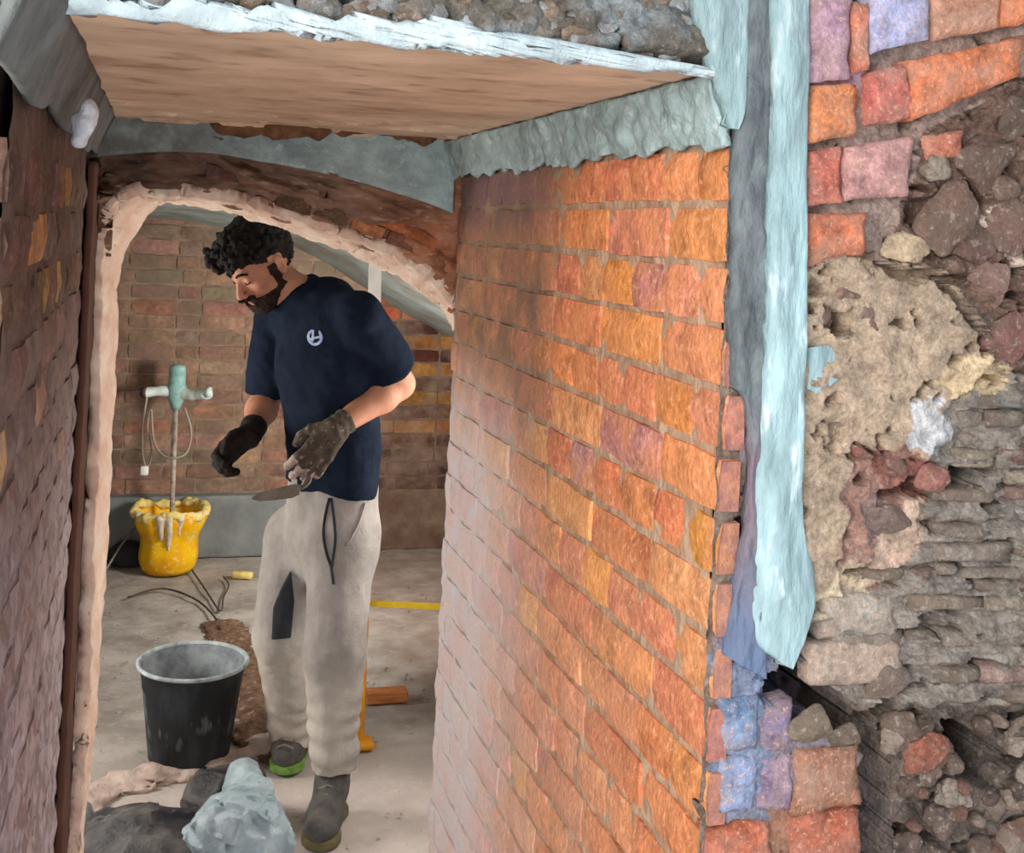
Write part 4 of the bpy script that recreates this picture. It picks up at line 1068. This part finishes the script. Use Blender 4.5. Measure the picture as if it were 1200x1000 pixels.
mxp = tb+np.array([.01, .02, .012])
mx = empty('paddle_mixer', mxp, 'mint-green paddle mixer standing upright in the yellow tub', 'mixer')
top = at(206, 478, 5.72); bot = mxp+UP*.03
V, F = tube([bot, top+(top-bot)*.02], .012, 10); mesh_obj('shaft', V, F, M['rod'], mx)
def helix(ph): return [bot+UP*(.0+.10*t)+np.array([math.cos(t*5+ph), math.sin(t*5+ph), 0])*.05 for t in np.linspace(0, 1, 14)]
V, F = join([tube(helix(0), .006, 6), tube(helix(math.pi), .006, 6)]); mesh_obj('paddle', V, F, M['rod'], mx)
axm = norm(top-bot)
V, F = lathe([(.001, -.01), (.020, -.008), (.026, .01), (.034, .03), (.045, .05), (.050, .075), (.050, .10), (.042, .112), (.040, .12), (.040, .19), (.034, .205), (.001, .21)], top, 24); V = [top+((np.array(v)-top)@np.stack([RT, DP, UP]).T)@np.stack([RT, DP, axm]) if False else np.array(v) for v in V]
mesh_obj('motor_housing', V, F, M['mixer'], mx)
def handles(P):
    c = top+UP*.075; l = at(171, 460, 5.66); r = at(243, 462, 5.66)
    d = cap(P, c, (c+l)/2+UP*.008, .036, .022); d = smin(d, cap(P, (c+l)/2+UP*.008, l, .020, .026), .015)
    d = smin(d, cap(P, c, (c+r)/2-UP*.01, .036, .022), .015); d = smin(d, cap(P, (c+r)/2-UP*.01, r, .020, .026), .015)
    return d
V, F = sdf_mesh(handles, top+np.array([-.25, -.12, -.06]), top+np.array([.25, .12, .2]), .005); mesh_obj('handle', V, F, M['mixer_w'], mx)
for s in (-1, 1):
    e = at(171 if s < 0 else 243, 460, 5.66); V, F = tube([e-RT*.03*s*.2+UP*.0, e+RT*.02*s], [.027, .026], 12); mesh_obj('grip', V, F, M['steel'] if s < 0 else M['mixer_w'], mx)
l = at(172, 466, 5.64)
pts = [l, at(168, 495, 5.65), at(167, 530, 5.66), at(172, 548, 5.66), at(178, 530, 5.65), at(173, 500, 5.64), at(177, 480, 5.64), at(180, 515, 5.63), at(190, 533, 5.62), at(204, 537, 5.6), at(219, 530, 5.62), at(224, 505, 5.64), at(216, 478, 5.66)]
V, F = tube(smooth_curve(pts, 6), .0055, 7); mesh_obj('cable', V, F, M['cable'], mx)
pt = at(169, 551, 5.65); V, F = boxmesh(pt[0]-.02, pt[0]+.02, pt[1]-.015, pt[1]+.015, pt[2]-.025, pt[2]+.02); o = mesh_obj('plug', V, F, M['white'], mx); o.modifiers.new('b', 'BEVEL').width = .006
# crumpled dark bag left of the tub and pale sticks
def heap(name, c, r, m, label, cat, amp=.03, s=9, seed=1, h=.008, parent=None, ridge=0.0):
    c = np.asarray(c, float); r = np.asarray(r, float)
    def fn(P):
        q = P-c
        n1 = fbm(P, s, 3, seed); n2 = 1-np.abs(fbm(P, s*1.6, 3, seed+4))*2.4
        d = ell(q, (0, 0, 0), r)+n1*amp-n2*ridge
        return smax(d, .002-P[:, 2], .006)
    V, F = sdf_mesh(fn, c-r-.09, c+r+.09, h)
    o = mesh_obj(name, V, F, m, parent, origin=(c[0], c[1], 0) if parent is None else None)
    if parent is None: tag(o, label, cat)
    return o
c = at(146, 652, 5.72); heap('crumpled_bag', (c[0], c[1], .04), (.085, .07, .075), M['black_cloth'], 'crumpled dark bag on the floor left of the yellow tub', 'bag', .025, 14, 3, .007)
for i, (a, b) in enumerate([((124, 668), (158, 618)), ((120, 655), (140, 628)), ((128, 640), (124, 606))]):
    z1, z2 = onZ(a[0], a[1], .01), at(b[0], b[1], 5.78)
    V, F = tube([z1, (z1+z2)/2+UP*.01, z2], [.006, .005, .004], 6); o = mesh_obj('stick', V, F, M['rod'], origin=z1)
    tag(o, ['longest pale stick, slanting up to the right behind the crumpled dark bag', 'shortest pale stick behind the crumpled dark bag, slanting right', 'nearly upright pale stick leaning on the plinth beside the left jamb'][i], 'stick', 'pale sticks left of the tub')
# ------------------------------------------------------------------ sacks in the doorway
def crumple(P, lo, hi, n, seed, tilt, ridge, wr):
    rg = np.random.RandomState(seed); c = np.asarray(lo)+rg.rand(n, 3)*(np.asarray(hi)-np.asarray(lo)); t = rg.randn(n, 3); t /= np.linalg.norm(t, axis=1)[:, None]
    Q = P+np.stack([fbm(P, 8, 2, seed), fbm(P, 8, 2, seed+1), fbm(P, 8, 2, seed+2)], 1)*.03
    out = np.zeros(len(P))
    for s in range(0, len(P), 20000):
        q = Q[s:s+20000]; D = np.linalg.norm(q[:, None]-c[None], axis=2); o_ = np.argpartition(D, 1, axis=1)[:, :2]
        d2 = np.take_along_axis(D, o_, 1); i1 = o_[np.arange(len(q)), d2.argmin(1)]; f1 = d2.min(1); f2 = d2.max(1)
        e = ss(0, wr*3, f2-f1)
        out[s:s+20000] = ((q-c[i1])*t[i1]).sum(1)*tilt*e-np.exp(-(f2-f1)/wr)*ridge
    return out
def sack(P):
    A = [(at(150, 960, 3.16), .10), (at(205, 935, 3.30), .11), (at(255, 925, 3.34), .10)]
    c1 = onZ(190, 1010, .10); 
    d = ell(P, c1+UP*-.02+DP*.0, (.23, .17, .125))
    d = smin(d, ell(P, onZ(262, 934, .07), (.12, .11, .095)), .06)
    d = smin(d, ell(P, onZ(140, 1000, .07), (.12, .12, .09)), .06)
    d = d+fbm(P, 4, 3, 5)*.035+crumple(P, c1-np.array([.4, .35, .1]), c1+np.array([.5, .55, .2]), 90, 5, .15, .012, .010)
    return smax(d, .002-P[:, 2], .008)
c1 = onZ(190, 1010, .10)
V, F = sdf_mesh(sack, (c1[0]-.42, c1[1]-.35, -.02), (c1[0]+.48, c1[1]+.55, .36), .008)
tag(mesh_obj('rubble_sack', V, F, M['sack'], origin=(c1[0], c1[1], 0)), 'slumped black rubble sack on the threshold in front of the bucket', 'sack')
pc = onZ(290, 985, .17)
def plas(P):
    d = ell(P, pc+UP*.0-RT*.015, (.125, .12, .105)); d = smin(d, cap(P, pc+UP*.03, onZ(285, 930, .17), .07, .045), .04)
    d = smin(d, cap(P, pc+UP*0, onZ(285, 1040, .12), .08, .05), .04)
    return d+fbm(P, 8, 2, 8)*.03+crumple(P, pc-.2, pc+.2, 260, 9, .45, .010, .006)
V, F = sdf_mesh(plas, pc-.28, pc+.28, .0045)
tag(mesh_obj('plastic_bag', V, F, M['plastic'], origin=pc), 'crumpled pale blue-white plastic bag lying on the black rubble sack', 'bag')
# raised pale threshold ridge of mortar dust
prs = [onZ(x, y, .0) for x, y in [(70, 975), (110, 930), (150, 914), (200, 906), (250, 896), (290, 884), (315, 872)]]
V, F = lump_strip([p+UP*.002 for p in smooth_curve(prs, 2)], lambda i: .060+.012*math.sin(i*1.7), 0, .008, .060, 13, 5); V[:, 2] = np.where(V[:, 2] > 0, V[:, 2]*.35, V[:, 2])
M['dust'] = mat('pink_dust', srgb(224, 204, 194), srgb(196, 172, 160), scale=16, bump=.8, bscale=50)
o = mesh_obj('dust_ridge', V, F, M['dust'], kind='stuff'); o['label'] = 'ridge of pale pinkish mortar dust between bucket and sack'
# brown spoil beside the bucket
sp = [onZ(x, y, 0) for x, y in [(262, 735), (285, 770), (296, 810), (300, 850), (296, 880)]]
V, F = lump_strip(sp, lambda i: .085-.006*i, 0, .008, .085, 12, 9); V[:, 2] = np.where(V[:, 2] > 0, V[:, 2]*.32+fbm(V, 40, 2, 3)*.006, V[:, 2])
o = mesh_obj('soil_heap', V, F, M['soil'], kind='stuff'); o['label'] = 'low heap of brown soil beside the bucket'
# loose debris
db = []
for i in range(230):
    x = r2.uniform(105, 500); y = r2.uniform(680, 1000); p = onZ(x, y, 0); s_ = r2.uniform(.003, .010)
    if p[0] > X_RR or p[1] > 5.9: continue
    me = SMST[i % 6]; R = Matrix.Rotation(r2.uniform(0, 6), 3, 'Z')
    db.append(([Vector(p)+R @ Vector((v.co.x*s_*1.4, v.co.y*s_*1.4, v.co.z*s_+s_*.2)) for v in me.vertices], [tuple(f.vertices) for f in me.polygons]))
V, F = join(db); o = mesh_obj('debris', V, F, M['floor'], kind='stuff'); o['label'] = 'crumbs of brick and mortar scattered over the floor'
# cable on the floor
pts = [onZ(x, y, .012) for x, y in [(150, 700), (190, 690), (228, 702), (252, 724), (266, 752), (285, 768)]]
V, F = tube(smooth_curve(pts, 6), .0045, 7); tag(mesh_obj('floor_cable', V, F, M['cable_d'], origin=pts[0]), 'thin dark cable curving over the floor behind the bucket', 'cable')
pts = [onZ(x, y, .012) for x, y in [(222, 664), (240, 690), (258, 716), (262, 700), (268, 686), (262, 676)]]
V, F = tube(smooth_curve(pts, 6), .004, 7); tag(mesh_obj('power_lead', V, F, M['cable_d'], origin=pts[0]), 'kinked dark lead trailing from beside the yellow tub', 'cable')
# yellow scrap
q = onZ(284, 678, .0); hv, hf_ = boxmesh(q[0]-.05, q[0]+.05, q[1]-.02, q[1]+.02, .001, .03)
hv = [((np.array(v)-q)@np.array([[.9, -.3, .0], [.3, .9, 0], [0, 0, 1]]))+q+np.array([0, 0, .0]) for v in hv]
o = mesh_obj('wooden_wedge', hv, hf_, M['cream'], origin=q); o.modifiers.new('b', 'BEVEL').width = .005; tag(o, 'small dull yellow block on the floor at the plinth', 'block')
# trestle behind the worker
tbs = onZ(421, 876, 0.0); zt = float((tbs-CAM)@Fw)
tre = empty('trestle', tbs, 'yellow metal trestle with white upright standing behind the worker', 'trestle')
p1 = at(429, 690, zt+.02); p2 = at(440, 300, zt+.08)
def bar(a, b, w_, d_): 
    a = np.asarray(a); b = np.asarray(b); t = norm(b-a); s1 = norm(np.cross(t, DP if abs(t@DP) < .9 else UP)); s2 = np.cross(t, s1)
    V = [p+s1*w_/2*i+s2*d_/2*j for p in (a, b) for i in (-1, 1) for j in (-1, 1)]
    return V, [(0, 1, 3, 2), (4, 6, 7, 5), (0, 4, 5, 1), (2, 3, 7, 6), (0, 2, 6, 4), (1, 5, 7, 3)]
pm = at(431, 640, zt+.02)
mesh_obj('leg', *bar(tbs+UP*.02, pm, .024, .024), M['yellow'], tre, smooth=False)
o = mesh_obj('upright', *bar(pm, p2, .040, .03), M['white'], tre, smooth=False); o['label'] = 'white upright'
cb = at(429, 707, zt+.02); ce = cb+RT*.46
mesh_obj('crossbar', *bar(cb, ce, .016, .016), M['lime'], tre, smooth=False)
lb = ce.copy(); lb[2] = .0
mesh_obj('leg', *bar(lb+UP*.02, ce+UP*.2, .024, .024), M['yellow'], tre, smooth=False)
for p in (tbs, lb):
    V, F = boxmesh(p[0]-.045, p[0]+.045, p[1]-.04, p[1]+.04, .001, .026); o = mesh_obj('foot', V, F, M['yellow'], tre); o.modifiers.new('b', 'BEVEL').width = .008
q = onZ(452, 822, 0.0); V, F = boxmesh(q[0]-.075, q[0]+.075, q[1]-.03, q[1]+.03, .001, .042); o = mesh_obj('timber_offcut', V, F, M['wood'], origin=q, smooth=False); o.modifiers.new('b', 'BEVEL').width = .004
tag(o, 'short orange-brown timber offcut on the floor by the right reveal', 'offcut')
# foam blob at the passage's upper left corner
fc = at(99, 144, 1.50)
def foam(P):
    d = ell(P, fc, (.015, .02, .020)); d = smin(d, ell(P, fc+UP*.018+RT*.006, (.010, .012, .012)), .008); d = smin(d, ell(P, fc-UP*.018-RT*.006, (.009, .012, .012)), .008)
    return d+fbm(P, 50, 2)*.008
V, F = sdf_mesh(foam, fc-.08, fc+.08, .004); tag(mesh_obj('foam_lump', V, F, M['foam'], origin=fc), 'lump of white foam in the upper left corner of the passage', 'foam')
# white splash at the left foot of the jamb
c = onZ(85, 985, 0.0); 
V, F = lump_strip([onZ(78, 1000, .02), onZ(88, 960, .03)], lambda i: .05, 0, .008, .02, 20, 2); o = mesh_obj('mortar_smear', V, F, M['rim'], kind='stuff'); o['label'] = 'grey-white mortar splashed at the foot of the left jamb'
print('bricks', n1, n2, n3, 'objects', len(bpy.data.objects), 'tris', sum(len(m.polygons) for m in bpy.data.meshes)*2)
